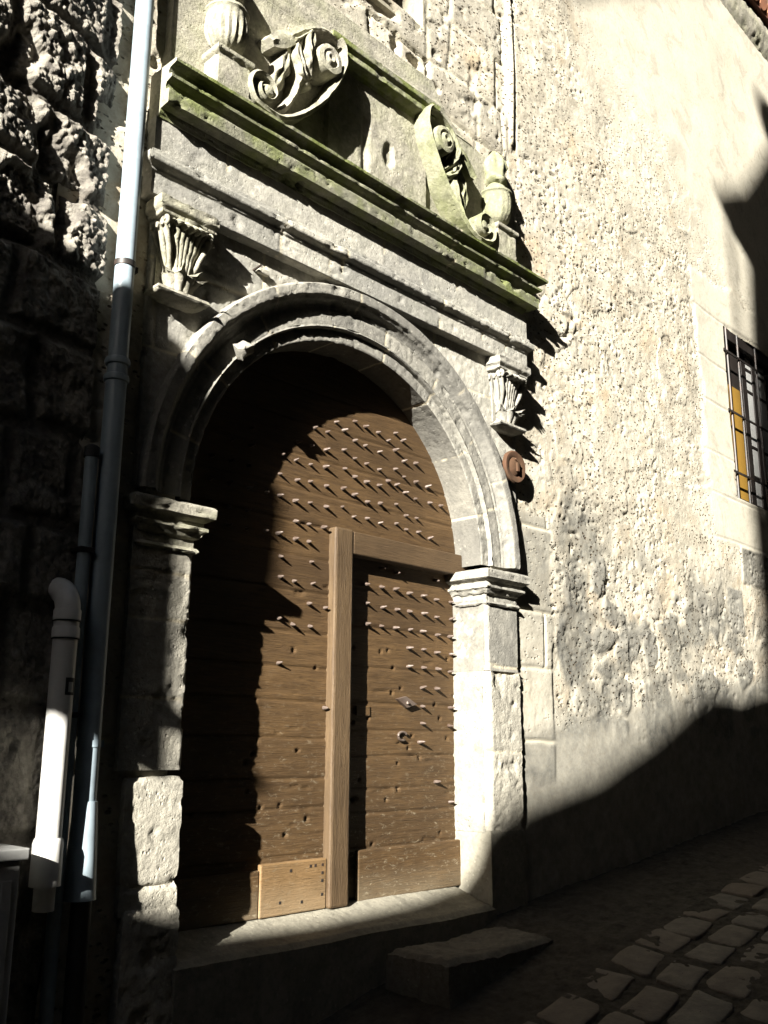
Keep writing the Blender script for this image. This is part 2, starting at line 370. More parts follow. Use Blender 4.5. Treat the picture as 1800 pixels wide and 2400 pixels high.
def plan_sweep(path, prof, step=0.014, pstep=0.012, amp=0.002, chip=0.006, seed=1, joints=(), jw=0.004, tones=True):
    """sweep profile (out, z) along a plan polyline (x,y); outward = to the right of travel"""
    path = [np.array(p, float) for p in path]; prof = subdiv(prof, pstep)
    outs = prof[:, 0]; n = len(path)
    segn = []
    for a, b in zip(path[:-1], path[1:]):
        t = (b-a)/np.linalg.norm(b-a); segn.append(np.array([t[1], -t[0]]))
    mit = []
    for i in range(n):
        if i == 0: mit.append(segn[0])
        elif i == n-1: mit.append(segn[-1])
        else:
            m = segn[i-1]+segn[i]; mit.append(m/(1+segn[i-1]@segn[i]))
    rows = []; s = 0; S_ = []
    for i in range(n-1):
        ln = np.linalg.norm(path[i+1]-path[i]); k = max(1, int(math.ceil(ln/step)))
        for j in range(k+(1 if i == n-2 else 0)):
            f = j/k; A = path[i][None]+mit[i][None]*outs[:, None]; B = path[i+1][None]+mit[i+1][None]*outs[:, None]
            q = A*(1-f)+B*f; rows.append(np.concatenate([q, prof[:, 1:2]], 1)); S_.append(s+ln*f)
        s += ln
    P = np.array(rows); S_ = np.array(S_)
    j = None
    tone = np.zeros(P.shape[:2])
    if len(joints):
        J = np.array(joints); dist = np.abs(P[..., 0][..., None]-J-0.004*np.sin(P[..., 2]*40)[..., None]).min(-1); j = dist
        idx = np.searchsorted(np.sort(J), P[..., 0]); rnd = np.array([_h(np.array([k]), np.array([seed]), np.array([3]), 1)[0] for k in range(len(J)+1)])
        tone = rnd[idx]**2
    P, mor = weather(P, 1, amp, chip, seed, j, jw)
    return P, mor, tone
def sweep_part(name, parent, mat, *a, **k):
    P, mor, tone = plan_sweep(*a, **k)
    return MB().grid(P, attrs={'mor': mor, 'tone': tone}).build(name, mat, parent, smooth=True, auto=50)

# ================================================================== the facade wall
WY = 0.03
def field_courses(u, v, zs, w, seed, jw=0.02, warp=0.03):
    """irregular coursed blocks: distance to nearest joint and a random value per block"""
    p = v3(u, v, 0*u)
    uu = u+warp*fbm(p*2.5, seed, 3); vv = v+warp*fbm(p*2.2, seed+4, 3)
    zs = np.array(zs); k = np.searchsorted(zs, vv); lo = zs[np.clip(k-1, 0, len(zs)-1)]; hi = zs[np.clip(k, 0, len(zs)-1)]
    dz = np.minimum(np.abs(vv-lo), np.abs(hi-vv))
    off = _h(k, k*0, k*0, seed+8)*w; c = np.floor((uu+off)/w)
    def edge(c): return (c+0.55*(_h(c.astype(np.int64), k, k*0, seed+2)-0.5))*w-off
    e0 = edge(c); e1 = edge(c+1)
    c2 = np.where(uu < e0, c-1, np.where(uu > e1, c+1, c)); e0 = edge(c2); e1 = edge(c2+1)
    dx = np.minimum(np.abs(uu-e0), np.abs(e1-uu))
    rnd = _h(c2.astype(np.int64), k, k*0, seed+3)
    return np.minimum(dx, dz), rnd
def axis(*spec):
    o = []
    for a, b, st in spec: o.append(np.arange(a, b-1e-6, st))
    return np.unique(np.round(np.concatenate(o+[[spec[-1][1]]]), 5))
house = thing('stone_house', (3.0, 0.03, -1.9), 'pale plastered stone house wall with grey patches round the carved doorway', 'house')
xs = axis((-1.72, 1.2, 0.013), (1.2, 5.7, 0.0105), (5.7, 12, 0.08)); zs = axis((-2.6, -1.95, 0.05), (-1.95, 4.6, 0.0105), (4.6, 9, 0.03))
X, Z = np.meshgrid(xs, zs, indexing='ij')
p = v3(X, 0*X, Z)
# masks of the different masonry
edgeN = 0.10*fbm(p*3.1, 40, 4)
ash = sm(0.03, -0.03, X-1.36+0.02*edgeN)*sm(1.9, 2.0, Z)                       # coursed masonry above the portal
jambst = sm(0.02, -0.02, X-1.68+0.25*edgeN)*sm(0.25, 0.35, Z+1.5)*sm(0.42, 0.36, Z)   # dressed stones beside the pilaster
surr = sm(0.05, -0.05, np.abs(X-4.34+1.6*edgeN)-0.29)*sm(-0.03, 0.02, Z-0.62)*sm(3.05, 2.9, Z)
surr = np.maximum(surr, sm(0.05, -0.02, np.abs(X-5.2)-1.2)*sm(2.66, 2.74, Z)*sm(3.1, 3.0, Z+edgeN))
surr = np.maximum(surr, sm(0.03, -0.02, np.abs(X-5.3)-0.95)*sm(0.6, 0.65, Z)*sm(1.1, 1.05, Z))
low = sm(0.78, 0.25, Z+0.5*fbm(p*1.6, 51, 4)+0.16*(X-2.6))*sm(-1.05, -0.75, Z+0.15*fbm(p*3, 3, 3))*sm(1.6, 1.9, X)
botrender = sm(-0.85, -1.0, Z+0.3*edgeN-0.14*(X-1.4))*sm(1.0, 1.1, X)
topsm = sm(2.9, 4.6, Z+0.4*(X-3)+0.6*fbm(p*1.3, 61, 4))*sm(1.9, 2.6, X)
smooth = np.clip(np.maximum.reduce([surr, botrender, topsm, 0.75*jambst]), 0, 1)
# relief
jd, jr = field_courses(X, Z, [-9, 2.05, 2.42, 2.80, 3.12, 3.52, 3.88, 4.3, 4.7, 5.1, 5.6, 20], 0.46, 5, warp=0.05)
rub, _2, rid = cell(v3(X*3.6+0.3*fbm(p*4, 2, 3), 0*X, Z*4.2+0.4*fbm(p*4, 7, 3)), 12); rub2 = _2-rub
jj, jr2 = field_courses(X, Z, [-9, -1.45, -0.98, -0.56, -0.22, 0.30, 20], 3.0, 9, warp=0.02)
sj, sr = field_courses(X, Z, [-9, 0.66, 1.04, 1.40, 1.86, 2.24, 2.70, 20], 3.0, 15, warp=0.015)
base_n = 0.007*fbm(p*4, 1, 4)+0.0035*fbm(p*v3(9, 1, 16), 2, 4)+0.0010*vnoise(p*v3(35, 1, 55), 3)
pits = sm(0.34, 0.6, fbm(p*v3(14, 1, 24), 30, 3))
pits2 = sm(0.42, 0.62, fbm(p*v3(20, 1, 38), 77, 3))
patch = 0.25+0.75*sm(0.0, 0.18, fbm(p*v3(1.8, 1, 1.8), 90, 5))
H = 0.020*fbm(p*1.1, 70, 3)+base_n*(1-0.8*smooth)-(0.006*pits+0.004*pits2)*patch*(1-smooth)*(1-0.5*ash)
ashjoint = 1-sm(0.010, 0.028, jd)
H += ash*(0.010*(jr-0.5)*2-0.006*ashjoint-0.012*sm(0.1, 0.5, fbm(p*11, 91, 4))*sm(0.45, 0.6, jr))
grock = low*sm(0.10, 0.22, rub2)*sm(0.45, 0.55, rid)
H += low*(0.011*sm(0.02, 0.35, rub2)*sm(0.4, 0.6, rid)-0.004+0.004*fbm(p*9, 66, 4))-0.006*low*pits
H += jambst*(0.006-0.008*(1-sm(0.006, 0.016, jj)))
H += surr*(0.012-0.006*(1-sm(0.004, 0.012, sj)))
Fp, Fq, Fid = cell(v3(X*18+0.6*fbm(p*15, 3, 2), 0*X, Z*30), 44)
coat = fbm(p*v3(1.1, 1, 1.5), 140, 5); H += 0.006*sm(0.02, 0.035, coat)*(1-smooth)*(1-ash)-0.006*sm(-0.20, -0.215, coat)*(1-smooth)
holes = sm(0.34, 0.16, Fp+0.35*(Fid-0.35))*sm(-0.05, 0.2, fbm(p*2.3, 93, 4))*(1-smooth)*(1-0.6*ash)
H -= 0.011*holes
# the single dark stones and the cavity
def blob(cx, cz, rx, rz, e=0.12): return sm(1+e, 1-e, np.sqrt(((X-cx)/rx)**2+((Z-cz)/rz)**2)+0.10*fbm(p*9, 8, 3))
st1 = blob(2.62, -0.33, 0.15, 0.11); st2 = blob(2.92, -0.34, 0.10, 0.13); st3 = sm(0.03, -0.01, np.maximum(np.abs(X-4.40)-0.12, np.abs(Z-0.07)-0.17)+0.05*edgeN)
st4 = sm(0.02, -0.01, np.maximum(np.abs(X-4.86)-0.29, np.abs(Z-0.48)-0.15)); st5 = blob(1.95, -0.38, 0.20, 0.26)
H += 0.004*st1+0.005*st2+0.004*st3+0.01*st4-0.012*sm(0.3, 0.0, np.abs(np.sqrt(((X-2.75)/0.33)**2+((Z+0.36)/0.19)**2)-1))*sm(0.0, -0.3, Z+0.36)
# raised edge of the render beside the coursed masonry
H += 0.016*sm(0.028, 0.010, np.abs(X-1.405+0.010*np.sin(Z*3)))*sm(2.85, 2.95, Z)
H -= 0.012*sm(0.012, 0.004, np.abs(X-1.452+0.012*edgeN))*sm(2.85, 2.95, Z)
# deep holes in the coursed masonry over the portal
for cx, cz, rx, rz in ((0.14, 3.22, 0.13, 0.05), (0.45, 3.02, 0.06, 0.03), (-0.33, 2.93, 0.04, 0.03), (1.22, 2.72, 0.035, 0.05), (0.62, 2.93, 0.05, 0.03)):
    H -= 0.05*blob(cx, cz, rx, rz, 0.3)
H -= 0.03*(sm(0.2, 0.5, fbm(p*v3(7, 1, 9), 123, 4)))*ash*sm(0.5, 0.3, jr)
# cracked plaster round the end of the cornice
H += 0.014*(sm(0.02, 0.2, rub2)-0.5)*sm(0.35, 0.1, np.hypot(X-1.95, Z-1.85))
mor = np.clip(ash*ashjoint*0.9+jambst*(1-sm(0.006, 0.014, jj)), 0, 1)
grey = np.clip(0.95*low*np.maximum(sm(-0.15, 0.2, fbm(p*3.0, 55, 4)), grock)+0.95*jambst*(0.45+0.5*vnoise(p*2.0, 4))+0.35*ash*(jr > 0.6)+st1+st2+st3*1.2+0.9*st4+0.9*st5+0.75*botrender, 0, 1)
grey = np.clip(grey+0.25*holes, 0, 1)*(1-0.9*surr*(1-st4))
tone = np.clip(0.55*low*sm(0.05, 0.15, rub2)*sm(0.6, 0.9, rid)+0.8*st3+0.7*st1+0.5*st2+0.25*st4, 0, 1)
P = v3(X, WY-H, Z)
nx, nz = X.shape
I = np.arange(nx*nz).reshape(nx, nz)
F = np.stack([I[:-1, :-1], I[1:, :-1], I[1:, 1:], I[:-1, 1:]], -1)
cx = (X[:-1, :-1]+X[1:, 1:])/2; cz = (Z[:-1, :-1]+Z[1:, 1:])/2
hole = ((np.abs(cx) < 1.05) & (cz < 0.0)) | (cx**2+cz**2 < 1.08**2)
WX0, WX1, WZ0, WZ1 = 4.60, 6.35, 1.07, 2.68
hole |= (cx > WX0) & (cx < WX1) & (cz > WZ0) & (cz < WZ1)
hole |= (cx > 0.03) & (cx < 0.52) & (cz > 3.30) & (cz < 4.0)
F = F[~hole]
mk('wall', P.reshape(-1, 3), F.reshape(-1, 4), M['wall'], house, True, {'mor': mor.ravel(), 'grey': grey.ravel(), 'smooth': smooth.ravel(), 'tone': tone.ravel()})
del P
# body of the house behind the facade sheet, walls round the window recesses
b = MB()
b.box((-1.7, 0.40, -2.6), (12, 5.0, 8.9))
b.build('house_body', M['houses'], house)
b = MB()
for x0, x1, z0, z1 in ((WX0, WX1, WZ0, WZ1), (0.03, 0.52, 3.30, 4.0)):
    b = MB()
    b.box((x0-0.05, 0.0405, z0-0.06), (x0, 0.395, z1+0.06)).box((x1, 0.0405, z0-0.06), (x1+0.05, 0.395, z1+0.06))
    b.box((x0, 0.0405, z0-0.06), (x1, 0.395, z0)).box((x0, 0.0405, z1), (x1, 0.395, z1+0.06))
    b.build('window_reveal', M['smooth'], house)

b = MB().box((0.03, 0.30, 3.30), (0.52, 0.33, 4.0)); fr = b.build('upper_window', M['frame'], house)
# rough plaster cove and eave at the top right
xx = np.arange(4.6, 12.01, 0.03); prof = subdiv([(0, 6.50), (-0.05, 6.60), (-0.08, 6.72), (-0.07, 6.83), (0, 6.88)], 0.03)
PP = np.zeros((len(xx), len(prof), 3))
for i, x in enumerate(xx):
    k = 0.45+0.55*min(1, max(0, (x-5.1)/1.0)); PP[i] = v3(x, 0.03+prof[:, 0]*1.1*k, prof[:, 1])
PP, _m = weather(PP, 1, 0.008, 0.02, 71)
MB().grid(PP).build('eave_cove', M['pale'], house, smooth=True)
b = MB().box((4.6, -0.09, 6.88), (12.2, 0.4, 6.94))
b.build('eave_board', M['eave'], house)
b = MB()
for k in range(38):
    x = 4.65+k*0.2; b.tube([(x, -0.13, 6.97), (x, 0.6, 7.2)], 0.09, 10)
b.build('roof_tiles', M['tile'], house)

# ---------------- barred window
win = thing('barred_window', (5.45, 0.1, 1.07), 'barred window with amber shutter and pale curtain in the plastered wall', 'window')
b = MB()
yF = 0.10
b.box((WX0, yF-0.02, WZ0), (WX0+0.06, yF+0.04, WZ1)).box((WX1-0.06, yF-0.02, WZ0), (WX1, yF+0.04, WZ1))
b.box((WX0+0.06, yF-0.02, WZ1-0.10), (WX1-0.06, yF+0.04, WZ1)).box((WX0+0.06, yF-0.02, WZ0), (WX1-0.06, yF+0.04, WZ0+0.05))
b.build('frame', M['frame'], win, bevel=0.004)
MB().box((WX0-0.02, 0.036, WZ1-0.095), (WX1, yF-0.021, WZ1+0.01)).build('lintel_shade_board', M['frame'], win, bevel=0.003)  # dark board added to stand in for shade under the window head
pa = MB().box((WX0+0.063, yF, WZ0+0.052), (5.10, yF+0.03, 2.19)).build('shutter_panel', M['amber'], win)
MB().box((WX0+0.063, yF+0.004, 2.191), (5.10, yF+0.03, WZ1-0.102)).build('upper_panel', M['frame'], win)
b = MB().box((5.102, yF-0.006, WZ0+0.05), (5.20, yF+0.035, WZ1-0.10)).box((5.34, yF-0.008, WZ0+0.05), (5.42, yF+0.035, WZ1-0.10)).box((5.66, yF-0.008, WZ0+0.05), (5.74, yF+0.035, WZ1-0.10))
for z in (1.40, 1.69, 2.24, 2.46):
    for x0, x1 in ((5.20, 5.34), (5.42, 5.66), (5.74, WX1-0.06)): b.box((x0, yF-0.003, z-0.014), (x1, yF+0.02, z+0.014))
b.build('casement', M['frame'], win, bevel=0.003)
for x0, x1 in ((5.20, 5.34), (5.42, 5.66), (5.74, WX1-0.06)): MB().box((x0, yF+0.003, WZ0+0.05), (x1, yF+0.008, WZ1-0.10)).build('pane', M['curtain'], win)
MB().box((WX0, yF+0.045, WZ0), (WX1, yF+0.05, WZ1)).build('backing_board', M['frame'], win)
for x in (4.665, 4.90, 5.30, 5.70, 6.10):
    MB().tube([(x, 0.035, WZ0-0.0), (x, 0.033, WZ1)], 0.011, 8).build('bar', M['blackiron'], win, True, 40)
for z in (1.31, 1.87, 2.44):
    MB().box((WX0-0.04, 0.016, z-0.010), (WX1+0.03, 0.024, z+0.010)).build('crossbar', M['blackiron'], win)

# ================================================================== the portal
portal = thing('stone_portal', (0.0, 0.0, -1.88), 'carved grey stone portal with round arch, mossy cornice and scrolled pediment framing the door', 'portal')
WALLB = 0.16                                            # how far parts run back into the wall
# ---- arch ring: profile (radius, y) swept over the half circle; voussoir joints radial
def arch_part(name, prof, mat, seed, t0=0.0, t1=math.pi, joints=(), tone_on=True, amp=0.002, chip=0.006, step=0.011):
    prof = subdiv(prof, 0.010); nT = int(math.pi*1.1/step)
    T = np.linspace(t0, t1, nT)
    P = np.zeros((nT, len(prof), 3))
    r = prof[:, 0][None]; P[..., 0] = r*np.cos(T)[:, None]; P[..., 2] = r*np.sin(T)[:, None]; P[..., 1] = prof[:, 1][None]
    J = np.array(joints); dj = (np.abs(T[:, None]-J).min(1)[:, None]*r)+0*P[..., 0] if len(J) else None
    tone = np.zeros(P.shape[:2])
    if len(J):
        idx = np.searchsorted(np.sort(J), T); rnd = np.array([_h(np.array([k]), np.array([seed]), np.array([9]), 4)[0] for k in range(len(J)+1)])
        tone = tone+(rnd[idx]**1.5)[:, None]
    P, mor = weather(P, -1, amp, chip, seed, dj, 0.004, 0.004)
    return MB().grid(P, attrs={'mor': mor, 'tone': tone}).build(name, mat, portal, smooth=True, auto=50)
VJ = [R(a) for a in (16, 37, 58, 80, 101, 124, 146, 165)]
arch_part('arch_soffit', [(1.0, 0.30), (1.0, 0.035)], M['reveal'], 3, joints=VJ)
arch_part('inner_arch_band', [(1.0, 0.035), (1.006, 0.030), (1.060, 0.030), (1.064, 0.036), (1.066, 0.012), (1.072, 0.004), (1.082, 0.008)], M['portal'], 4, joints=VJ)
arch_part('middle_arch_band', [(1.082, 0.008), (1.150, 0.008), (1.160, 0.012), (1.172, 0.006)], M['portal'], 5, joints=[j+0.02 for j in VJ], amp=0.003)
arch_part('outer_arch_moulding', [(1.172, 0.006), (1.184, 0.002), (1.196, -0.008), (1.206, -0.026), (1.214, -0.030), (1.222, -0.044), (1.232, -0.046), (1.272, -0.046), (1.280, -0.036), (1.284, 0.05)], M['portal'], 6, joints=[R(a) for a in (24, 52, 93, 120, 150)], chip=0.008)
# ---- spandrel panel behind the arch, up to the architrave
sx = np.arange(-1.30, 1.3401, 0.011); sz = np.arange(0.0, 1.3001, 0.011)
X, Z = np.meshgrid(sx, sz, indexing='ij'); p = v3(X, 0*X, Z)
sjd, sjr = field_courses(X, Z, [-3, 0.62, 1.02, 4], 0.7, 31, warp=0.01)
h = 0.004*fbm(p*6, 5, 4)+0.003*fbm(p*22, 6, 4)+0.0018*vnoise(p*60, 2)-0.010*sm(0.25, 0.5, fbm(p*14, 15, 4))*sm(0.1, -0.2, X)-0.004*(1-sm(0.004, 0.01, sjd))
P = v3(X, 0.008-h, Z); P[-1, :, 1] = 0.10; P[0, :, 1] = 0.10
I = np.arange(X.size).reshape(X.shape); F = np.stack([I[:-1, :-1], I[1:, :-1], I[1:, 1:], I[:-1, 1:]], -1)
cx = (X[:-1, :-1]+X[1:, 1:])/2; cz = (Z[:-1, :-1]+Z[1:, 1:])/2
mk('spandrel', P.reshape(-1, 3), F[(cx**2+cz**2 > 1.265**2)].reshape(-1, 4), M['entab'], portal, True, {'mor': (1-sm(0.003, 0.008, sjd)).ravel(), 'tone': (sjr**2*0.8).ravel()})
# ---- pilasters (shaft + base) as plan sweeps: the reveal and the front in one return
def shaft(sx_, name, mat, z0, z1, amp, chip, seed, xo=1.285, xi=1.0, cham=0.0, out=0.0, joints=(0,), yb=0.30):
    if cham: path = [(xi, yb), (xi, cham), (xi+cham*0.8, 0.0), (xo, 0.0), (xo, WALLB)]
    else: path = [(xi, yb), (xi, 0.0), (xo, 0.0), (xo, WALLB)]
    if sx_ > 0: path = [(x, y) for x, y in path]; 
    else: path = [(-x, y) for x, y in reversed(path)]
    # travel so that "right of travel" is outward
    prof = [(out, z0), (out, z1)]
    P, m_, t_ = plan_sweep(path, prof, amp=amp, chip=chip, seed=seed)
    J = np.array(joints); dj = np.abs(P[..., 2][..., None]-J-0.006*np.sin(P[..., 0]*9)[..., None]).min(-1)
    P2, mor = weather(P, 1, 0.0, 0.0, seed+1, dj, 0.005, 0.006)
    k = np.searchsorted(np.sort(J), P[..., 2]); tone = np.array([_h(np.array([i]), np.array([seed]), np.array([2]), 6)[0] for i in range(len(J)+1)])[k]**2
    # top and bottom lids
    mb = MB().grid(P2, attrs={'mor': mor, 'tone': tone})
    return mb.build(name, mat, portal, smooth=True, auto=55)
shaft(1, 'pilaster', M['portal'], -0.60, -0.16, 0.002, 0.004, 11, joints=(-0.57,), cham=0.02)
shaft(1, 'pilaster', M['jamb'], -1.46, -0.598, 0.004, 0.012, 12, joints=(-1.04, -0.605), cham=0.035, xo=1.30)
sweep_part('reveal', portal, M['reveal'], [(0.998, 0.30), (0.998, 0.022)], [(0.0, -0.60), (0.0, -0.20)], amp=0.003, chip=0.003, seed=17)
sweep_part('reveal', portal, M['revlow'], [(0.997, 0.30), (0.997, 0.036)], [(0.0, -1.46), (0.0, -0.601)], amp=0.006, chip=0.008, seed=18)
shaft(-1, 'pilaster', M['jamb'], -1.10, -0.16, 0.003, 0.010, 13, joints=(-0.33, -0.52, -0.83), cham=0.012, xi=0.992)
# bases
def base_block(path, z0, z1, mat, amp, chip, seed, joints=(), taper=0.0):
    prof = [(taper, z0), (0.0, z1-0.02), (-0.01, z1), (-0.12, z1+0.004)]
    P, m_, t_ = plan_sweep(path, prof, amp=amp, chip=chip, seed=seed, pstep=0.014)
    if joints:
        dj = np.abs(P[..., 2][..., None]-np.array(joints)-0.02*np.sin(P[..., 0]*7)[..., None]).min(-1)
        P, m_ = weather(P, 1, 0, 0, seed, dj, 0.008, 0.014); m_ = m_*0
    return MB().grid(P, attrs={'mor': m_, 'tone': t_*0}).build('pilaster_base', mat, portal, smooth=True, auto=60)
base_block([(1.0, 0.30), (0.995, -0.006), (1.31, -0.006), (1.31, 0.16)], -2.1, -1.45, M['step'], 0.002, 0.002, 14)
base_block([(-1.245, 0.16), (-1.245, -0.006), (-0.992, -0.006), (-0.998, 0.30)], -1.62, -1.125, M['jamb'], 0.005, 0.006, 15, joints=(-1.50,), taper=0.0)
base_block([(-1.225, 0.16), (-1.225, -0.016), (-0.990, -0.016), (-0.990, 0.30)], -2.6, -1.60, M['jamb'], 0.009, 0.02, 16, taper=0.03)
# impost capitals, wrapped round the front and into the reveal
IMP = [(-0.03, -0.236), (0.012, -0.234), (0.020, -0.224), (0.012, -0.212), (0.002, -0.208), (0.002, -0.176), (0.016, -0.170), (0.030, -0.150), (0.044, -0.140), (0.044, -0.128), (0.030, -0.122), (0.030, -0.104), (0.056, -0.092), (0.066, -0.086), (0.068, -0.046), (0.060, -0.036), (-0.03, -0.014), (-0.10, -0.012)]
sweep_part('impost', portal, M['portal'], [(1.0, 0.30), (1.0, 0.0), (1.27, 0.0), (1.27, 0.16)], IMP, amp=0.003, chip=0.014, seed=21, pstep=0.008)
sweep_part('impost', portal, M['pale'], [(-1.26, 0.16), (-1.26, 0.0), (-1.0, 0.0), (-1.0, 0.30)], IMP, amp=0.003, chip=0.012, seed=22, pstep=0.008)
# entablature
def cap_end(name, mat, x, prof, y=0.0):
    V = [(x, y-o, z) for o, z in prof]
    MB().add(V, [tuple(range(len(V)))]).build(name, mat, portal)
xa, xb = -1.295, 1.345
ARCH = [(-0.10, 1.275), (0.045, 1.276), (0.05, 1.280), (0.05, 1.378), (0.058, 1.386), (0.060, 1.396), (0.082, 1.412), (0.088, 1.420), (0.088, 1.446), (0.082, 1.452), (0.066, 1.458), (0.064, 1.482), (0.045, 1.492), (-0.10, 1.494)]
sweep_part('architrave', portal, M['entab'], [(xa, 0.16), (xa, 0), (xb, 0), (xb, 0.16)], ARCH, amp=0.002, chip=0.008, seed=23, joints=(-0.62, -0.30, -0.21, 0.55, 0.95, 1.18), pstep=0.008)
FRZ = [(-0.10, 1.490), (0.040, 1.4905), (0.040, 1.658)]
sweep_part('frieze', portal, M['entab'], [(xa, 0.16), (xa, 0), (xb+0.03, 0), (xb+0.03, 0.16)], FRZ, amp=0.002, chip=0.004, seed=24, joints=(-0.95, 0.1, 0.72), jw=0.003)
COR = [(-0.10, 1.652), (0.046, 1.653), (0.050, 1.664), (0.056, 1.672), (0.060, 1.686), (0.112, 1.690), (0.118, 1.693), (0.120, 1.752), (0.116, 1.760), (0.094, 1.765), (0.090, 1.785), (0.096, 1.800), (0.118, 1.806), (0.134, 1.810), (0.136, 1.822), (0.130, 1.828), (0.112, 1.832), (0.106, 1.846), (0.116, 1.862), (0.152, 1.868), (0.164, 1.871), (0.166, 1.884), (0.156, 1.889), (-0.03, 1.895), (-0.10, 1.895)]
sweep_part('cornice', portal, M['mossy'], [(-1.33, 0), (1.33, 0), (1.33, 0.16)], COR, amp=0.003, chip=0.016, seed=25, joints=(0.62,), pstep=0.008, jw=0.003)
cap_end('cornice_end', M['pale'], -1.331, COR)
# cornice joint break near the right: a small lump of mortar
# ---- corbels carved with acanthus leaves
def leaf(mb, base, az, hgt, wid, curl, ribs=3, lean=0.02, nS=14, nT=13, thick=0.008, lob=0.16):
    c, s_ = math.cos(az), math.sin(az); o = np.array([c, s_, 0]); t = np.array([-s_, c, 0])
    for side in (0, 1):
        P = np.zeros((nS, nT, 3))
        for i in range(nS):
            f = i/(nS-1)
            out = lean*f+curl*f**3; up = hgt*(f-0.10*max(0, f-0.8)/0.2*(curl > 0.02))
            wd = wid*(0.55+0.75*math.sin(math.pi*min(1, f*0.9+0.05)))*(1-0.75*max(0, f-0.72)/0.28)
            for j in range(nT):
                g = 2*j/(nT-1)-1
                lobe = 1+lob*math.sin(f*17)*abs(g)**2
                dep = 0.012*math.cos(g*ribs*math.pi)*(0.4+0.6*f)-0.35*wd*g*g
                P[i, j] = np.array(base)+o*(out+dep-(thick if side else 0))+t*(g*wd*0.5*lobe)+np.array([0, 0, up-0.02*g*g*f])
        mb.grid(P if side == 0 else P[:, ::-1])
    return mb
def corbel(cx, mat, seed, w_=0.135, dpt=0.085):
    root = thing('c', (cx, -0.05, 0.85), None, None); root.name = 'corbel'; root.parent = portal
    root.location = Vector((cx, -0.05, 0.85))-Vector(portal.location)
    ab = [(-0.08, 1.185), (0.0, 1.186), (0.006, 1.192), (0.006, 1.204), (0.018, 1.216), (0.022, 1.222), (0.022, 1.262), (-0.08, 1.2745)]
    P, a, b_ = plan_sweep([(cx-w_, 0.10), (cx-w_, -dpt), (cx+w_, -dpt), (cx+w_, 0.10)], ab, amp=0.002, chip=0.01, seed=seed, pstep=0.007)
    MB().grid(P).build('abacus', mat, root, True, 50)
    m = MB(); m.lathe([(0.060, 0.0), (0.064, 0.08), (0.070, 0.16), (0.084, 0.24), (0.115, 0.31), (0.125, 0.335)], (cx, 0.0, 0.86), 30, sq=0.85)
    m.box((cx-0.10, 0.0, 0.88), (cx+0.10, 0.06, 1.19))
    m.build('bell', mat, root, True, 40, rough=0.004, seed=seed)
    rk = random.Random(seed)
    def lobe(pts, rad):
        m = MB(); m.tube([tuple(q) for q in curve(pts, 5)], list(np.interp(np.linspace(0, 1, (len(pts)-1)*5+1), np.linspace(0, 1, len(rad)), rad)), 10)
        m.build('leaf', mat, root, True, 60, rough=0.007, seed=rk.randint(0, 99))
    U = np.linspace(-1, 1, 71)[:, None]; V = np.linspace(0, 1, 34)[None, :]
    rib = np.abs(np.sin((U*3.5+0.5)*math.pi)); vv = V*(1.0-0.16*U**2-0.06*(1-rib))
    hw = 0.052+0.070*np.clip(vv, 0, 1)**0.9
    X_ = cx+U*hw; Y_ = -(0.050+0.052*vv**1.3+0.016*(rib**0.35)*(0.3+vv)-0.030*U**4); Z_ = 0.955+0.235*np.sin(np.minimum(vv*1.12, 1.12)*math.pi/2)*0.90
    Y_ = Y_-0.030*np.clip(vv-0.72, 0, 1)/0.28; Z_ = Z_-0.028*np.clip(vv-0.86, 0, 1)/0.14+0*U
    P = v3(X_, Y_, Z_); Bk = P.copy(); Bk[..., 1] = np.maximum(P[..., 1]+0.03, -0.06)
    m = MB().grid(P).grid(Bk[:, ::-1])
    for a_, b_ in ((P[0], Bk[0]), (P[-1], Bk[-1]), (P[:, -1], Bk[:, -1])): m.grid(np.stack([a_, b_], 1))
    m.build('palmette', mat, root, True, 50, rough=0.007, seed=seed+3)
    for sx_ in (-1, 1):
        for k in range(3):                                 # the same on each flank
            y_ = 0.01-0.038*k
            lobe([(cx+sx_*0.055, -0.01-0.012*k, 0.97), (cx+sx_*0.085, y_, 1.06), (cx+sx_*0.108, y_-0.008, 1.13), (cx+sx_*0.126, y_-0.012, 1.160-0.01*k), (cx+sx_*0.134, y_-0.014, 1.130)], [0.009, 0.013, 0.016, 0.012, 0.005])
    for k, az in enumerate((-150, -110, -70, -30)):
        a = R(az); m = MB()
        leaf(m, (cx+0.060*math.cos(a), -0.010+0.056*math.sin(a), 0.872), a, 0.100, 0.085, 0.045, 1, 0.026)
        m.build('small_leaf', mat, root, True, 60, rough=0.004, seed=seed+k+9)
    P, a, b_ = plan_sweep([(cx-w_*0.86, 0.10), (cx-w_*0.86, -0.065), (cx+w_*0.86, -0.065), (cx+w_*0.86, 0.10)], [(-0.07, 0.822), (-0.03, 0.826), (0.008, 0.842), (0.016, 0.852), (0.012, 0.866), (-0.06, 0.874)], amp=0.002, chip=0.008, seed=seed+2, pstep=0.006)
    MB().grid(P).build('base_ledge', mat, root, True, 50)
    for sx_ in (-1, 1):                                    # corner volutes under the abacus
        m = MB(); q = [(cx+sx_*(w_-0.015)-0.0+0.0*i, -dpt+0.015, 1.165) for i in range(2)]
        sp = [(cx+sx_*(w_-0.022), -dpt+0.012+0.026*math.cos(t)*(1-t/14), 1.158+0.026*math.sin(t)*(1-t/14)) for t in np.linspace(0, 9, 26)]
        m.tube(sp, 0.010, 8); m.build('volute', mat, root, True, 50)
corbel(-1.165, M['pale'], 31); corbel(1.195, M['portal'], 32)

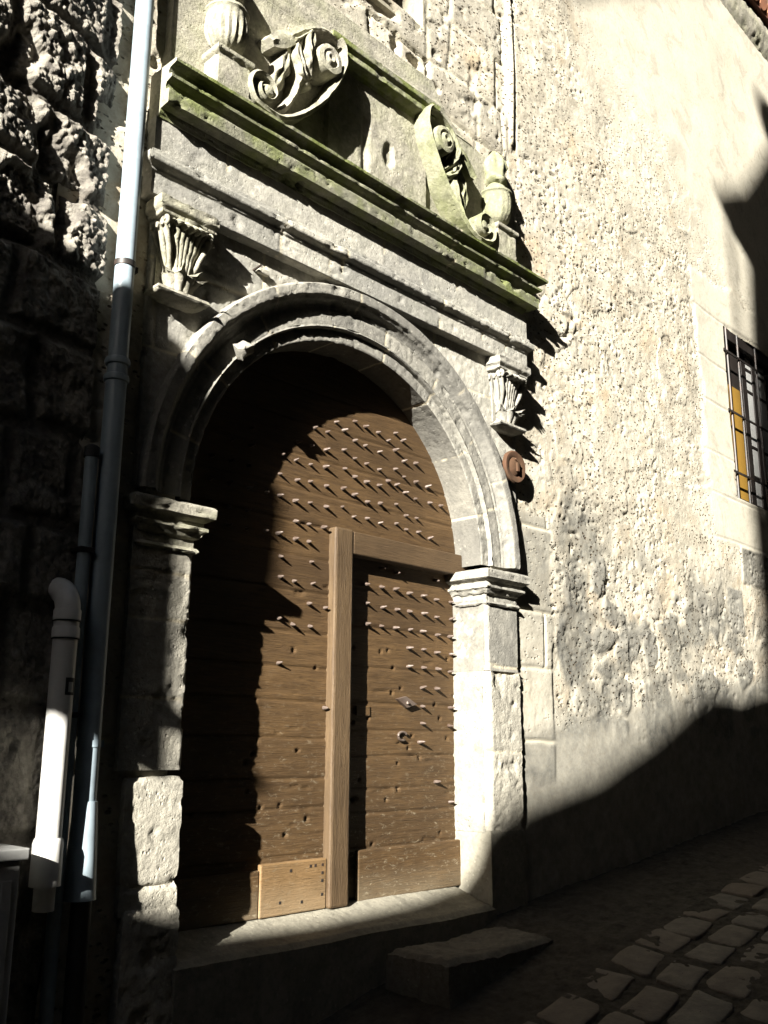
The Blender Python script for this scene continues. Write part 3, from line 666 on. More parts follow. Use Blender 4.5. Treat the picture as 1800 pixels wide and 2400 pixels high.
# ---- pediment on the cornice: slab, tablet, C-scrolls
sl_r = [(1.365, 1.88), (1.368, 2.10), (1.372, 2.42), (1.35, 2.53), (1.28, 2.59), (1.15, 2.62), (1.00, 2.635), (0.85, 2.66), (0.70, 2.72), (0.60, 2.82), (0.55, 2.90)]
out = curve(sl_r, 6).tolist()
outl = [(-x*0.93, z) for x, z in reversed(out)]
m = MB(); m.prism([tuple(q) for q in out+outl], -0.02, 0.10); m.build('pediment_slab', M['pale'], portal, rough=0.005, bevel=0.006)
tx = np.arange(-0.34, 0.4601, 0.012); tz = np.arange(1.88, 2.561, 0.012); X, Z = np.meshgrid(tx, tz, indexing='ij'); p = v3(X, 0*X, Z)
h = 0.003*fbm(p*7, 5, 4)+0.0015*vnoise(p*60, 3)-0.014*sm(0.04, 0.0, np.abs(X+0.05+0.02*fbm(p*6, 8, 3))-0.002)*sm(2.45, 2.3, Z)
h -= 0.02*sm(1, 0.7, np.hypot((X-0.13)/0.05, (Z-2.18)/0.085)+0.2*fbm(p*11, 4, 3))
P = v3(X, -0.045-h, Z); P[0, :, 1] = P[-1, :, 1] = 0.02
MB().grid(P).build('tablet', M['pale'], portal, True, 50)
TC = [(-0.05, 2.518), (0.000, 2.519), (0.006, 2.530), (0.012, 2.540), (0.040, 2.546), (0.062, 2.548), (0.066, 2.552), (0.066, 2.580), (0.060, 2.586), (0.060, 2.592), (0.078, 2.602), (0.082, 2.606), (0.082, 2.636), (0.0, 2.65), (-0.1, 2.65)]
sweep_part('tablet_cornice', portal, M['mossy'], [(-0.30, 0.10), (-0.30, -0.045), (0.40, -0.045), (0.40, 0.10)], TC, amp=0.002, chip=0.008, seed=41, pstep=0.007, step=0.012)
def ribbon(mb, pts, th, y0, y1, seed, tw=None):
    c = np.array(pts); t = np.gradient(c, axis=0); t /= np.linalg.norm(t, axis=1, keepdims=True); nn = np.stack([-t[:, 1], t[:, 0]], 1)
    k = len(c); tw = tw if tw is not None else np.ones(k)
    ys = np.linspace(y0, y1, 7); rows = []
    for i in range(k):
        a = c[i]+nn[i]*th*0.5*tw[i]; b = c[i]-nn[i]*th*0.5*tw[i]
        loop = [(a[0], y, a[1]) for y in ys]
        for f in (0.25, 0.5, 0.75):
            q = a*(1-f)+b*f; loop.append((q[0], y1-(0.012 if f == 0.5 else -0.004)*-1*(-1 if f == 0.5 else 1), q[1]))
        loop += [(b[0], y, b[1]) for y in ys[::-1]]
        rows.append(loop)
    P = np.array(rows); mb.grid(P, closed_v=True); n = P.shape[1]; b0 = mb.n-len(P)*n
    mb.f.append(tuple(b0+q for q in range(n))); mb.f.append(tuple(b0+(k-1)*n+q for q in reversed(range(n))))
    return mb
def spiral(c, r0, r1, a0, a1, n=30):
    return [(c[0]+(r0+(r1-r0)*i/n)*math.cos(R(a0+(a1-a0)*i/n)), c[1]+(r0+(r1-r0)*i/n)*math.sin(R(a0+(a1-a0)*i/n))) for i in range(n+1)]
def scroll(sg, mat, seed, dx=0.0):
    root = thing('scroll', (0, 0, 0), None, None); root.parent = portal; root.location = Vector((sg*0.55+dx, -0.05, 1.89))-Vector(portal.location)
    mx = lambda L_: [(sg*x+dx, z) for x, z in L_]
    yF = -0.145
    # main C band (|x|, z), unrolling from the lower volute and climbing to the top
    lo = spiral((0.825, 2.020), 0.030, 0.100, 400, -62, 44)
    mid = curve([lo[-1], (0.79, 1.918), (0.71, 1.925), (0.61, 1.99), (0.515, 2.085), (0.43, 2.19), (0.350, 2.33), (0.305, 2.46), (0.312, 2.55), (0.345, 2.59)], 8).tolist()
    tw = np.concatenate([np.linspace(0.5, 1.0, len(lo)-1), np.linspace(1, 1.2, len(mid)//2), np.linspace(1.2, 0.9, len(mid)-len(mid)//2)])
    m = ribbon(MB(), mx([tuple(q) for q in lo[:-1]]+[tuple(q) for q in mid]), 0.026, 0.06, yF, seed, tw); m.build('scroll_band', mat, root, True, 40, rough=0.006, seed=seed)
    # broad plain arm rolling over the top and ending bluntly
    arm = curve([(0.775, 2.335), (0.69, 2.40), (0.62, 2.465), (0.56, 2.53), (0.49, 2.582), (0.42, 2.605), (0.36, 2.60), (0.318, 2.565)], 8)
    aw = np.interp(np.linspace(0, 1, len(arm)), [0, 0.06, 0.15, 0.3, 0.5, 0.8, 1], [1.6, 2.6, 3.0, 2.2, 1.8, 1.3, 0.8])
    m = ribbon(MB(), mx([tuple(q) for q in arm]), 0.030, 0.04, yF+0.035, seed, aw); m.build('scroll_arm', mat, root, True, 40, rough=0.010, seed=seed+3)
    rim = [(x+0.0, z-0.032) for x, z in arm[14:-4]]
    m = ribbon(MB(), mx(rim), 0.012, 0.02, yF+0.015, seed+5); m.build('arm_fillet', mat, root, True, 40, rough=0.004, seed=seed+4)
    m = MB(); ring = []
    for (r, y) in ((0.080, 0.03), (0.083, yF-0.005), (0.078, yF-0.020), (0.052, yF-0.026), (0.045, yF-0.018), (0.036, yF-0.020), (0.022, yF-0.034), (0.010, yF-0.030), (0.001, yF-0.020)):
        ring.append([(sg*0.432+dx+r*math.cos(q), y, 2.405+r*math.sin(q)) for q in np.linspace(0, 2*math.pi, 29)[:-1]])
    m.grid(np.array(ring), closed_v=True); m.build('volute_drum', mat, root, True, 40, rough=0.007, seed=seed)
    m = MB(); ring = []
    for (r, y) in ((0.072, 0.02), (0.074, yF+0.045), (0.066, yF+0.035), (0.040, yF+0.020), (0.030, yF+0.000), (0.022, yF-0.012), (0.001, yF-0.016)):
        ring.append([(sg*(0.825-0.02*(r < 0.05))+dx+r*math.cos(q), y, 2.02+r*math.sin(q)) for q in np.linspace(0, 2*math.pi, 25)[:-1]])
    m.grid(np.array(ring), closed_v=True); m.build('lower_volute', mat, root, True, 40, rough=0.005, seed=seed)
    inn = curve([(0.725, 1.965), (0.68, 2.01), (0.635, 2.085), (0.60, 2.165), (0.585, 2.25), (0.60, 2.34), (0.60, 2.42), (0.56, 2.49)], 8)
    m = ribbon(MB(), mx([tuple(q) for q in inn]), 0.030, 0.03, yF+0.035, seed, np.interp(np.linspace(0, 1, len(inn)), [0, 0.3, 0.7, 1], [1.3, 1.0, 1.5, 0.7])); m.build('inner_band', mat, root, True, 40, rough=0.009, seed=seed+7)
    def blade(path, w0, w1, name, y, k, dome=0.022, rib=3):
        c = curve(path, 8); t = np.gradient(c, axis=0); t /= np.linalg.norm(t, axis=1, keepdims=True); nn = np.stack([-t[:, 1], t[:, 0]], 1)
        G = np.linspace(-1, 1, 15); n = len(c); m = MB()
        F_ = np.linspace(0, 1, n); wd = (w0+(w1-w0)*F_)*np.sqrt(np.clip(1-((F_-0.42)/0.60)**2, 0.02, 1))
        P = np.zeros((n, 15, 3))
        for j, g in enumerate(G):
            wj = wd*(1+0.30*np.sin(F_*(20+2*k)+k)*abs(g)**2)*g
            P[:, j, 0] = sg*(c[:, 0]+nn[:, 0]*wj)+dx; P[:, j, 2] = c[:, 1]+nn[:, 1]*wj
            P[:, j, 1] = y-dome*(1-g*g)-0.007*math.cos(g*rib*math.pi)*np.sin(np.pi*F_)*(1+0.6*np.sin(F_*23+3*g))-0.03*np.sin(F_*math.pi*1.3)+0.02*g*sg
        B = P.copy(); B[..., 1] = 0.02
        m.grid(P).grid(B[:, ::-1])
        for a_, b_ in ((P[:, 0], B[:, 0]), (B[:, -1], P[:, -1])): m.grid(np.stack([a_, b_], 1))
        m.build(name, mat, root, True, 45, rough=0.007, seed=seed+k)
    blade([(0.635, 2.40), (0.655, 2.30), (0.69, 2.20), (0.715, 2.11), (0.735, 2.04)], 0.040, 0.030, 'acanthus_leaf', -0.060, 1, 0.02, 2)
    blade([(0.60, 2.44), (0.60, 2.34), (0.575, 2.265), (0.535, 2.235), (0.498, 2.238)], 0.034, 0.022, 'acanthus_leaf', -0.095, 2, 0.018, 2)
    blade([(0.53, 2.53), (0.562, 2.43), (0.558, 2.35), (0.535, 2.30), (0.508, 2.275)], 0.018, 0.016, 'acanthus_leaf', -0.120, 3, 0.012, 1)
    blade([(0.50, 2.54), (0.525, 2.46), (0.520, 2.38), (0.500, 2.31)], 0.012, 0.012, 'acanthus_leaf', -0.105, 4, 0.010, 1)
scroll(-1, M['pale'], 51, 0.0); scroll(1, M['lichen'], 61, 0.05)
# ---- urns on pedestals, standing on the cornice
def urn(cx, label, seed, gad):
    root = thing('carved_urn', (cx, -0.07, 1.895), label, 'urn', 'urns on the cornice')
    w_ = 0.088
    P, a, b_ = plan_sweep([(cx-w_, 0.06), (cx-w_, -0.135), (cx+w_, -0.135), (cx+w_, 0.06)], [(0.012, 1.893), (0.012, 1.910), (0.0, 1.918), (0.0, 2.072), (0.010, 2.080), (0.016, 2.088), (0.016, 2.106), (0.0, 2.114), (-0.09, 2.118)], amp=0.002, chip=0.008, seed=seed, pstep=0.008)
    MB().grid(P).build('pedestal', M['pale'], root, True, 50)
    pr = [(0.050, 0), (0.055, 0.012), (0.040, 0.022), (0.034, 0.032), (0.050, 0.042, 0.3), (0.080, 0.066, 1), (0.096, 0.105, 1), (0.102, 0.15, 1), (0.102, 0.19, 0.9), (0.098, 0.225, 0.3), (0.100, 0.235), (0.108, 0.243), (0.106, 0.255), (0.082, 0.262)]
    MB().lathe(pr, (cx, -0.055, 2.112), 72, 18, gad).build('bowl', M['lichen'] if seed > 80 else M['pale'], root, True, 45, rough=0.005, seed=seed)
    MB().lathe([(0.080, 0.255), (0.078, 0.275), (0.060, 0.30), (0.052, 0.315), (0.075, 0.325), (0.080, 0.34), (0.066, 0.355), (0.060, 0.40), (0.072, 0.44, 1), (0.060, 0.49, 1), (0.03, 0.54, 1), (0.004, 0.57)], (cx, -0.055, 2.112), 48, 7, 0.16).build('lid', M['lichen'] if seed > 80 else M['pale'], root, True, 45, rough=0.012, seed=seed+1)
urn(-1.005, 'carved urn with upright flutes on the left end of the mossy cornice', 81-10, 0.05)
urn(1.10, 'smaller looking mossy urn on the far right end of the mossy cornice', 91, 0.015)

# ---- things fixed in the masonry
b = MB(); ring = []
for (r, o) in ((0.104, 0.0), (0.106, 0.016), (0.098, 0.024), (0.070, 0.022), (0.062, 0.018), (0.050, 0.026), (0.030, 0.034), (0.001, 0.034)):
    ring.append([(1.245+r*math.cos(q), -0.028-o, 0.617+r*math.sin(q)*0.96) for q in np.linspace(0, 2*math.pi, 41)[:-1]])
b.grid(np.array(ring), closed_v=True)
disc = thing('wall_anchor_disc', (1.245, 0.012, 0.617), 'round rusty brown metal disc beside the right shoulder of the arch', 'metal disc')
b.build('disc', M['rust'], disc, True, 40, rough=0.003)
MB().tube([(1.245, 0.05, 0.617), (1.245, -0.03, 0.617)], 0.02, 12).box((1.234, -0.072, 0.585), (1.256, -0.06, 0.640)).box((1.222, -0.070, 0.645), (1.268, -0.058, 0.657), Matrix.Rotation(0.5, 4, 'Y')).build('pin', M['rust'], disc, bevel=0.002)
peg = thing('iron_peg', (-0.735, 0.0, 1.165), 'short iron peg stuck in the stone left of the arch top', 'peg')
MB().tube([(-0.735, 0.02, 1.165), (-0.742, -0.055, 1.168)], [0.007, 0.005], 8).build('shank', M['blackiron'], peg, True, 40)
MB().box((-0.725, -0.02, 1.155), (-0.66, 0.004, 1.182)).build('wedge', M['jamb'], peg, bevel=0.006)
bs = MB().lathe([(0.02, 0), (0.035, 0.01), (0.04, 0.035), (0.034, 0.06), (0.012, 0.075)], (-0.79, -0.005, 0.70), 14)
tag(bs.build('broken_stone_lump', M['portal'], None, True, 60, rough=0.05, seed=5), 'small broken lump of stone clinging to the upper left of the arch moulding', 'stone lump')

# ================================================================== the door
door = thing('studded_door', (0.0, 0.24, -1.745), 'arched brown plank door studded with iron spikes in the stone portal', 'door')
DY = 0.22
PL = [-1.755, -1.505, -1.29, -1.155, -0.97, -0.80, -0.64, -0.47, -0.27, -0.10, 0.07, 0.24, 0.42, 0.60, 0.78, 1.2]
def planks(name, x0, x1, z0, z1, y, mat, seed, inside=None, gd=0.006, PLs=PL):
    X, Z = np.meshgrid(np.arange(x0, x1+1e-6, 0.010), np.arange(z0, z1+1e-6, 0.0075), indexing='ij'); p = v3(X, 0*X, Z)
    zz = Z+0.010*fbm(v3(X*1.5, 0*X, Z*2), seed, 3); J = np.array(PLs); dj = np.abs(zz[..., None]-J).min(-1); k = np.searchsorted(J, zz)
    rnd = _h(k, k*0+seed, k*0, 3)
    h = -gd*(1-sm(0.002, 0.008, dj))+0.004*(rnd-0.5)+0.0022*fbm(v3(X*3, 0*X, Z*26), seed, 4)+0.0015*fbm(v3(X*9, 0*X, Z*60), seed+2, 3)
    h -= 0.006*sm(0.45, 0.6, fbm(v3(X*5, 0*X, Z*30), seed+5, 3))*sm(-0.2, 0.3, fbm(p*1.5, seed, 2))
    rr = np.random.RandomState(seed)
    for q in range(26):                                     # empty nail holes
        hx, hz = rr.uniform(x0, x1), rr.uniform(-1.5, -0.5); h -= 0.012*sm(0.011, 0.006, np.maximum(np.abs(X-hx), np.abs(Z-hz)))
    P = v3(X, y-h, Z); I = np.arange(X.size).reshape(X.shape)
    F = np.stack([I[:-1, :-1], I[1:, :-1], I[1:, 1:], I[:-1, 1:]], -1)
    if inside is not None: F = F[inside(X[:-1, :-1], Z[:-1, :-1])]
    return mk(name, P.reshape(-1, 3), F.reshape(-1, 4), mat, door, True, {'tone': (rnd**1.3).ravel(), 'mor': 0*rnd.ravel()})
planks('door_leaf', -1.05, 1.05, -1.755, 1.05, DY, M['oak'], 3, lambda x, z: (np.hypot(x, np.maximum(z, 0)) < 1.03) & ~((x > 0.16) & (z < -0.04)))
MB().box((-1.06, 0.262, -1.76), (1.06, 0.30, 1.06)).build('backing', M['frame'], door)
wicket = planks('wicket_door', 0.13, 1.06, -1.755, -0.03, DY+0.025, M['oak'], 8, PLs=[-1.755, -1.505, -1.34, -1.22, -1.06, -0.93, -0.79, -0.61, -0.40, -0.21, 0.2])
# frame of the wicket
def bevbox(name, a, b_, mat, par, bev=0.006, rot=None, org=None):
    return MB().box(a, b_, rot, org).build(name, mat, par, bevel=bev)
bevbox('post', (-0.015, DY-0.050, -1.748), (0.112, DY+0.03, 0.078), M['oak_v'], door, 0.012)
bevbox('rail', (0.1135, DY-0.046, -0.048), (1.06, DY+0.03, 0.072), M['oak_h'], door, 0.007, Matrix.Rotation(R(0.0), 4, 'Y'), (0.17, 0, 0))
# bottom boards
kb = bevbox('bottom_board', (-0.415, DY-0.028, -1.745), (-0.017, DY+0.02, -1.522), M['oak_new'], door, 0.006)
bevbox('bottom_board', (-1.04, DY-0.022, -1.745), (-0.417, DY+0.02, -1.545), M['oak'], door, 0.006)
bevbox('bottom_board', (0.21, DY-0.010, -1.745), (1.04, DY+0.02, -1.508), M['oak'], door, 0.008)
m = MB()
for x, z in ((-0.12, -1.55), (-0.17, -1.70), (-0.30, -1.69), (-0.045, -1.55), (-0.045, -1.585), (-0.045, -1.62), (-0.045, -1.68), (-0.09, -1.55), (-0.24, -1.56)):
    m.box((x-0.006, DY-0.0295, z-0.006), (x+0.006, DY-0.025, z+0.006))
m.build('nail_head', M['blackiron'], door)
# lozenge keyhole plate and latch scar on the wicket
m = MB(); q = [(0.585, -0.755), (0.66, -0.790), (0.60, -0.828), (0.505, -0.790)]
m.prism([(x, z) for x, z in [(0.505, -0.768), (0.575, -0.752), (0.665, -0.792), (0.585, -0.812)]], DY+0.004, DY+0.03); m.build('keyhole_plate', M['iron'], wicket, bevel=0.002)
MB().lathe([(0.008, 0), (0.012, 0.006), (0.004, 0.014)], (0.583, DY+0.002, -0.792), 10).build('key_boss', M['iron'], wicket, True)
MB().box((0.215, DY+0.020, -0.86), (0.315, DY+0.035, -0.81)).build('latch_block', M['oak'], wicket, bevel=0.003)
m = MB(); ring = [(0.56+0.035*math.cos(t), DY+0.018, -0.96+0.022*math.sin(t)) for t in np.linspace(0.3, 5.2, 14)]
m.tube(ring, 0.007, 6); m.build('broken_ring', M['iron'], wicket, True)
LEAF = [(-0.13, 0.58), (0.02, 0.65), (0.16, 0.69), (0.24, 0.68), (0.34, 0.67), (0.48, 0.7), (-0.04, 0.58), (0.08, 0.62), (-0.24, 0.48), (-0.15, 0.48), (0.16, 0.58), (0.24, 0.57), (0.35, 0.56), (0.54, 0.67), (0.48, 0.6), (-0.34, 0.39), (-0.25, 0.38), (-0.05, 0.48), (0.08, 0.51), (0.16, 0.48), (0.25, 0.47), (0.35, 0.46), (0.48, 0.49), (0.55, 0.55), (0.65, 0.56), (-0.35, 0.29), (-0.24, 0.28), (-0.15, 0.38), (-0.05, 0.39), (0.09, 0.41), (0.16, 0.38), (0.25, 0.37), (0.35, 0.37), (0.49, 0.4), (0.55, 0.46), (0.65, 0.45), (0.75, 0.44), (-0.43, 0.18), (-0.35, 0.18), (-0.25, 0.17), (-0.15, 0.29), (-0.04, 0.29), (0.08, 0.3), (0.16, 0.28), (0.26, 0.26), (0.49, 0.29), (0.56, 0.37), (0.65, 0.35), (0.77, 0.35), (0.87, 0.35), (-0.15, 0.18), (-0.04, 0.18), (0.08, 0.2), (0.16, 0.16), (0.26, 0.17), (0.36, 0.16), (0.49, 0.18), (0.57, 0.24), (0.66, 0.24), (0.57, 0.16), (0.67, 0.16), (0.77, 0.14), (-0.43, -0.01), (-0.24, 0.07), (-0.15, 0.07), (-0.05, 0.07), (-0.35, -0.01), (-0.24, -0.02), (-0.15, -0.02), (-0.33, -0.12), (-0.13, -0.12), (-0.33, -0.22), (-0.24, -0.23), (-0.12, -0.23), (-0.14, -0.33), (-0.03, -0.34), (-0.33, -0.42), (-0.24, -0.44), (-0.13, -0.44), (-0.32, -0.63), (-0.02, -0.83), (0.42, 0.64), (0.36, 0.27), (0.42, 0.41)]
WICK = [(0.4, -0.08), (0.52, -0.09), (0.85, -0.09), (0.28, -0.18), (0.4, -0.18), (0.51, -0.18), (0.62, -0.19), (0.74, -0.19), (0.85, -0.2), (0.98, -0.2), (0.29, -0.28), (0.41, -0.29), (0.52, -0.29), (0.62, -0.29), (0.74, -0.29), (0.85, -0.3), (0.98, -0.3), (0.29, -0.39), (0.4, -0.39), (0.51, -0.39), (0.63, -0.39), (0.73, -0.39), (0.86, -0.4), (0.97, -0.4), (0.62, -0.49), (0.74, -0.49), (0.85, -0.5), (0.98, -0.5), (0.62, -0.59), (0.74, -0.59), (0.86, -0.59), (0.97, -0.6), (0.73, -0.7), (0.85, -0.7), (0.73, -0.8), (0.97, -0.8), (0.73, -0.89), (0.96, -0.9), (0.71, -0.99), (0.84, -1.2), (0.96, -1.31)]
rs = np.random.RandomState(4)
stud_me = []
for k in range(5):                                            # five hand-forged spikes
    V = []; n = 7
    for (o, r) in ((-0.010, 0.0085), (0.003, 0.0095), (0.014, 0.0078), (0.026, 0.0055), (0.036, 0.0025)):
        V += [((r*(1+0.2*rs.rand()))*math.cos(2*math.pi*i/n)+0.004*k*o/0.05-0.006*o/0.05, -o, (r*(1+0.2*rs.rand()))*math.sin(2*math.pi*i/n)+0.05*o*(k-2)) for i in range(n)]
    F = [(a*n+i, a*n+(i+1) % n, (a+1)*n+(i+1) % n, (a+1)*n+i) for a in range(4) for i in range(n)]+[tuple(4*n+i for i in range(n))]
    me = bpy.data.meshes.new('stud'); me.from_pydata(V, [], F); me.materials.append(M['iron']); stud_me.append(me)
def stud(x, z, y, par):
    o = bpy.data.objects.new('stud', stud_me[rs.randint(5)]); COL.objects.link(o); o.parent = par
    o.location = Vector((x, y, z))-Vector(wloc(par).tolist())
    o.rotation_euler = (rs.uniform(-.12, .12), rs.uniform(-0.3, 0.3), rs.uniform(-.12, .12)); s_ = rs.uniform(0.75, 1.02); o.scale = (s_, s_, s_)
extra = [(x, z) for z in (-0.02, 0.07, 0.18, 0.29, 0.39, 0.48) for x in (-0.54, -0.65, -0.76) if math.hypot(x, z) < 0.85][:16]
for x, z in (LEAF+extra)[:99]: stud(x-0.012, z, DY, door)
for x, z in WICK: stud(x-0.012, z, DY+0.02, wicket)

# ================================================================== sill and step
def slab_grid(name, label, cat, xs_, ys_, top, mat, zbot, seed, rough=0.004, round_=0.02, par=None):
    X, Y = np.meshgrid(xs_, ys_, indexing='ij'); Zt = top(X, Y)
    p = v3(X, Y, 0*X); Zt = Zt+rough*fbm(p*5, seed, 4)+rough*0.4*vnoise(p*40, seed)
    dd = np.minimum.reduce([X-xs_[0], xs_[-1]-X, Y-ys_[0], ys_[-1]-Y]); Zt = Zt-round_*(1-sm(0, 0.04, dd))**2
    m = MB().grid(v3(X, Y, Zt))
    def wallstrip(a, jit):
        zz = np.linspace(0, 1, 14); Q = np.stack([v3(a[:, 0], a[:, 1], a[:, 2]*(1-f)+zbot*f) for f in zz], 1)
        Q = Q+v3(*[rough*1.2*fbm(Q*8, seed+k, 3)*(np.arange(14) > 0)[None, :] for k in (1, 2)], np.zeros(Q.shape[:2])); m.grid(Q)
    G = v3(X, Y, Zt)
    wallstrip(G[:, 0], 0); wallstrip(G[::-1, -1], 0); wallstrip(G[0][::-1], 0); wallstrip(G[-1], 0)
    o = m.build(name, mat, par, True, 55); tag(o, label, cat); return o
slab_grid('door_sill', 'long worn stone sill across the foot of the studded door', 'door sill', np.arange(-1.0, 0.9961, 0.012), np.arange(-0.035, 0.3001, 0.012),
          lambda x, y: -1.738-0.075*sm(0.26, -0.03, y)+0.004*np.sin(x*5)-0.010*np.exp(-((x-0.45)/0.3)**2)*sm(0.2, 0.0, y), M['step'], -2.4, 3, 0.004, 0.020)
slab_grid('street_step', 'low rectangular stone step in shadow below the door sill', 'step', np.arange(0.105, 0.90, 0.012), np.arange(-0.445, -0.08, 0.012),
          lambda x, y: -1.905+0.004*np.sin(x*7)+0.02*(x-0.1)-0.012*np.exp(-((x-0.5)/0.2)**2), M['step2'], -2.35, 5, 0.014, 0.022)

# ================================================================== street
def gz(x, y):
    x = np.asarray(x, float); y = np.asarray(y, float)
    return -1.885+np.where(x > 1, 0.1*(x-1), np.where(x > -1, 0.20*(x-1), -0.40+0.10*(x+1)))+0.05*np.clip(y, -9, 0)
X, Y = np.meshgrid(axis((-60, -3, 1.0), (-3, 0.0, 0.05), (0.0, 5.5, 0.018), (5.5, 8, 0.1), (8, 60, 1.0)), axis((-60, -8, 2.0), (-8, -1.8, 0.1), (-1.8, 0.1, 0.018), (0.1, 3, 0.3), (3, 60, 3.0)), indexing='ij')
p = v3(X, Y, 0*X)
Zg = gz(X, Y)+0.016*fbm(p*4, 3, 4)+0.009*fbm(p*16, 5, 4)-0.006*sm(-0.80, -0.9, Y-0.073*(X-1.3))+0.006*fbm(p*40, 8, 2)
I = np.arange(X.size).reshape(X.shape); F = np.stack([I[:-1, :-1], I[1:, :-1], I[1:, 1:], I[:-1, 1:]], -1).reshape(-1, 4)
tag(mk('street', v3(X, Y, Zg).reshape(-1, 3), F, M['ground'], None, True), kind='structure')
def paving(x, y, w_, h_, ang, seed, label, sink=0.0):
    n = 28; q = np.arange(n)*2*math.pi/n; rr = np.random.RandomState(seed); rings = []
    ex = 0.25
    cx_ = np.sign(np.cos(q))*np.abs(np.cos(q))**ex; sy_ = np.sign(np.sin(q))*np.abs(np.sin(q))**ex
    sk = rr.uniform(0.12, 0.28); jx = 0.05*rr.randn(4); tilt = rr.uniform(-.03, .03, 2)
    for s_, dz in ((1.0, -0.05), (1.0, -0.002), (0.985, 0.005), (0.95, 0.008), (0.6, 0.010), (0.3, 0.010), (0.02, 0.010)):
        a = cx_*w_/2*s_*(1+0.05*np.sin(2*q+jx[0]*40)+0.03*np.sin(5*q+seed)); b_ = sy_*h_/2*s_*(1+0.06*np.cos(3*q+jx[1]*30)+0.03*np.cos(7*q+seed*2))
        a = a+b_*sk
        px_ = x+a*math.cos(ang)-b_*math.sin(ang); py_ = y+a*math.sin(ang)+b_*math.cos(ang)
        z_ = gz(px_, py_)+dz+tilt[0]*a+tilt[1]*b_; z_ = z_+0.007*fbm(v3(px_*9, py_*9, 0*px_+seed), 2, 3)-0.004-sink
        rings.append(v3(px_, py_, z_))
    m = MB().grid(np.array(rings), closed_v=True); base = np.array([x, y, float(gz(x, y))])
    e = m.build('paving_stone', M['sett'], None, True, 50)
    me = e.data; co = np.empty(len(me.vertices)*3, np.float32); me.vertices.foreach_get('co', co); co = co.reshape(-1, 3)-base; me.vertices.foreach_set('co', co.ravel().astype(np.float32)); e.location = base.tolist()
    tag(e, label, 'paving stone', 'stones of the paved street edge')
ords = ['first', 'second', 'third', 'fourth', 'fifth', 'sixth', 'seventh', 'eighth', 'ninth', 'tenth', 'eleventh', 'twelfth', 'thirteenth', 'fourteenth', 'fifteenth', 'sixteenth', 'seventeenth']
rown = ['kerb row nearest the wall', 'second row of street paving', 'third row of street paving', 'fourth row of street paving']
sd = 0
for rI, (y0, hh, xo, step_, wdt) in enumerate(((-0.945, 0.205, -0.20, 0.281, 0.262), (-1.185, 0.175, 0.00, 0.298, 0.275), (-1.385, 0.185, -0.10, 0.36, 0.338), (-1.60, 0.2, 0.05, 0.40, 0.375))):
    for k in range((1, 1, 2, 2)[rI], (14, 11, 8, 6)[rI]):
        x = xo+k*step_+0.012*math.sin(k*5.3+rI); y = y0+0.073*(x-0.1)+0.008*math.sin(k*3.1)+0.07*max(0, 1-x); sd += 1
        paving(x, y, wdt*(0.95+0.08*math.sin(k*7.7)), hh, math.atan(0.073)+0.03*math.sin(k*2.3), sd,
               '%s worn paving stone from the lower end of the %s' % (ords[k-(1, 1, 2, 2)[rI]], rown[rI]), (0.0, 0.002, 0.008, 0.011)[rI])

# ================================================================== left house
TH = R(12); WD = np.array([-math.cos(TH), -math.sin(TH), 0]); WN = np.array([math.sin(TH), -math.cos(TH), 0]); C0 = np.array([-1.50, 0.0, 0])
lh = thing('rubble_house', (-2.5, -0.2, -2.6), 'dark house wall of rough pitted stone blocks left of the downpipe', 'house')
ss = axis((0.0, 0.80, 0.0055), (0.80, 3.0, 0.03), (3.0, 22.0, 0.25)); zs = axis((-3.4, -1.9, 0.05), (-1.9, 0.5, 0.009), (0.5, 2.6, 0.0055), (2.6, 9.5, 0.05))
Sg, Z = np.meshgrid(ss, zs, indexing='ij'); p = v3(Sg, 0*Sg, Z)
CO = [-9, -1.30, -0.86, -0.52, -0.21, 0.14, 0.48, 0.82, 1.14, 1.455, 1.84, 2.2, 2.6, 3.0, 3.4, 3.9, 4.4, 30]
jd, jr = field_courses(Sg, Z, CO, 0.34, 77, warp=0.05)
joint = 1-sm(0.012, 0.045, jd)
F1, F2, fid = cell(v3(Sg*23, 0*Sg, Z*15)+v3(fbm(p*9, 2, 3), 0*Sg, fbm(p*9, 6, 3))*0.9, 5)
F1b, F2b, fidb = cell(v3(Sg*48, 0*Sg, Z*36), 9)
H = 0.034*(jr-0.35)*(1-joint)-0.030*joint+0.008*fbm(p*6, 3, 4)
H += (1-joint)*(0.026*(0.42-F1)*sm(0.1, 0.5, jr+0.3*fbm(p*3, 1, 2))+0.013*(0.5-F1b))+0.005*vnoise(p*85, 4)
H -= 0.045*sm(0.12, 0.30, fbm(p*v3(4.5, 1, 3.2), 64, 3))
smth = sm(0.9, 0.6, Z)                                     # dressed and calmer lower down
H = H*(1-0.55*smth)
H -= 0.12*sm(0.012, 0.0, Sg)                               # rounded end at the corner
P = C0+WD*Sg[..., None]+WN*H[..., None]; P[..., 2] = Z
I = np.arange(Sg.size).reshape(Sg.shape); F = np.stack([I[:-1, :-1], I[1:, :-1], I[1:, 1:], I[:-1, 1:]], -1).reshape(-1, 4)
mk('wall', P.reshape(-1, 3), F, M['rubble'], lh, False, {'mor': (joint*0.8).ravel(), 'tone': 0*joint.ravel()})
b = MB(); e0 = C0-WN*0.13; e1 = C0+WD*22-WN*0.13; e2 = e1-WN*5; e3 = C0-WN*5.0-WD*0.0
V = [tuple(q[:2])+(z,) for z in (-3.4, 24) for q in (e0, e1, e2, e3)]
b.add(V, [(0, 1, 2, 3), (7, 6, 5, 4), (0, 4, 5, 1), (1, 5, 6, 2), (2, 6, 7, 3), (3, 7, 4, 0)]); b.build('house_body', M['houses'], lh)

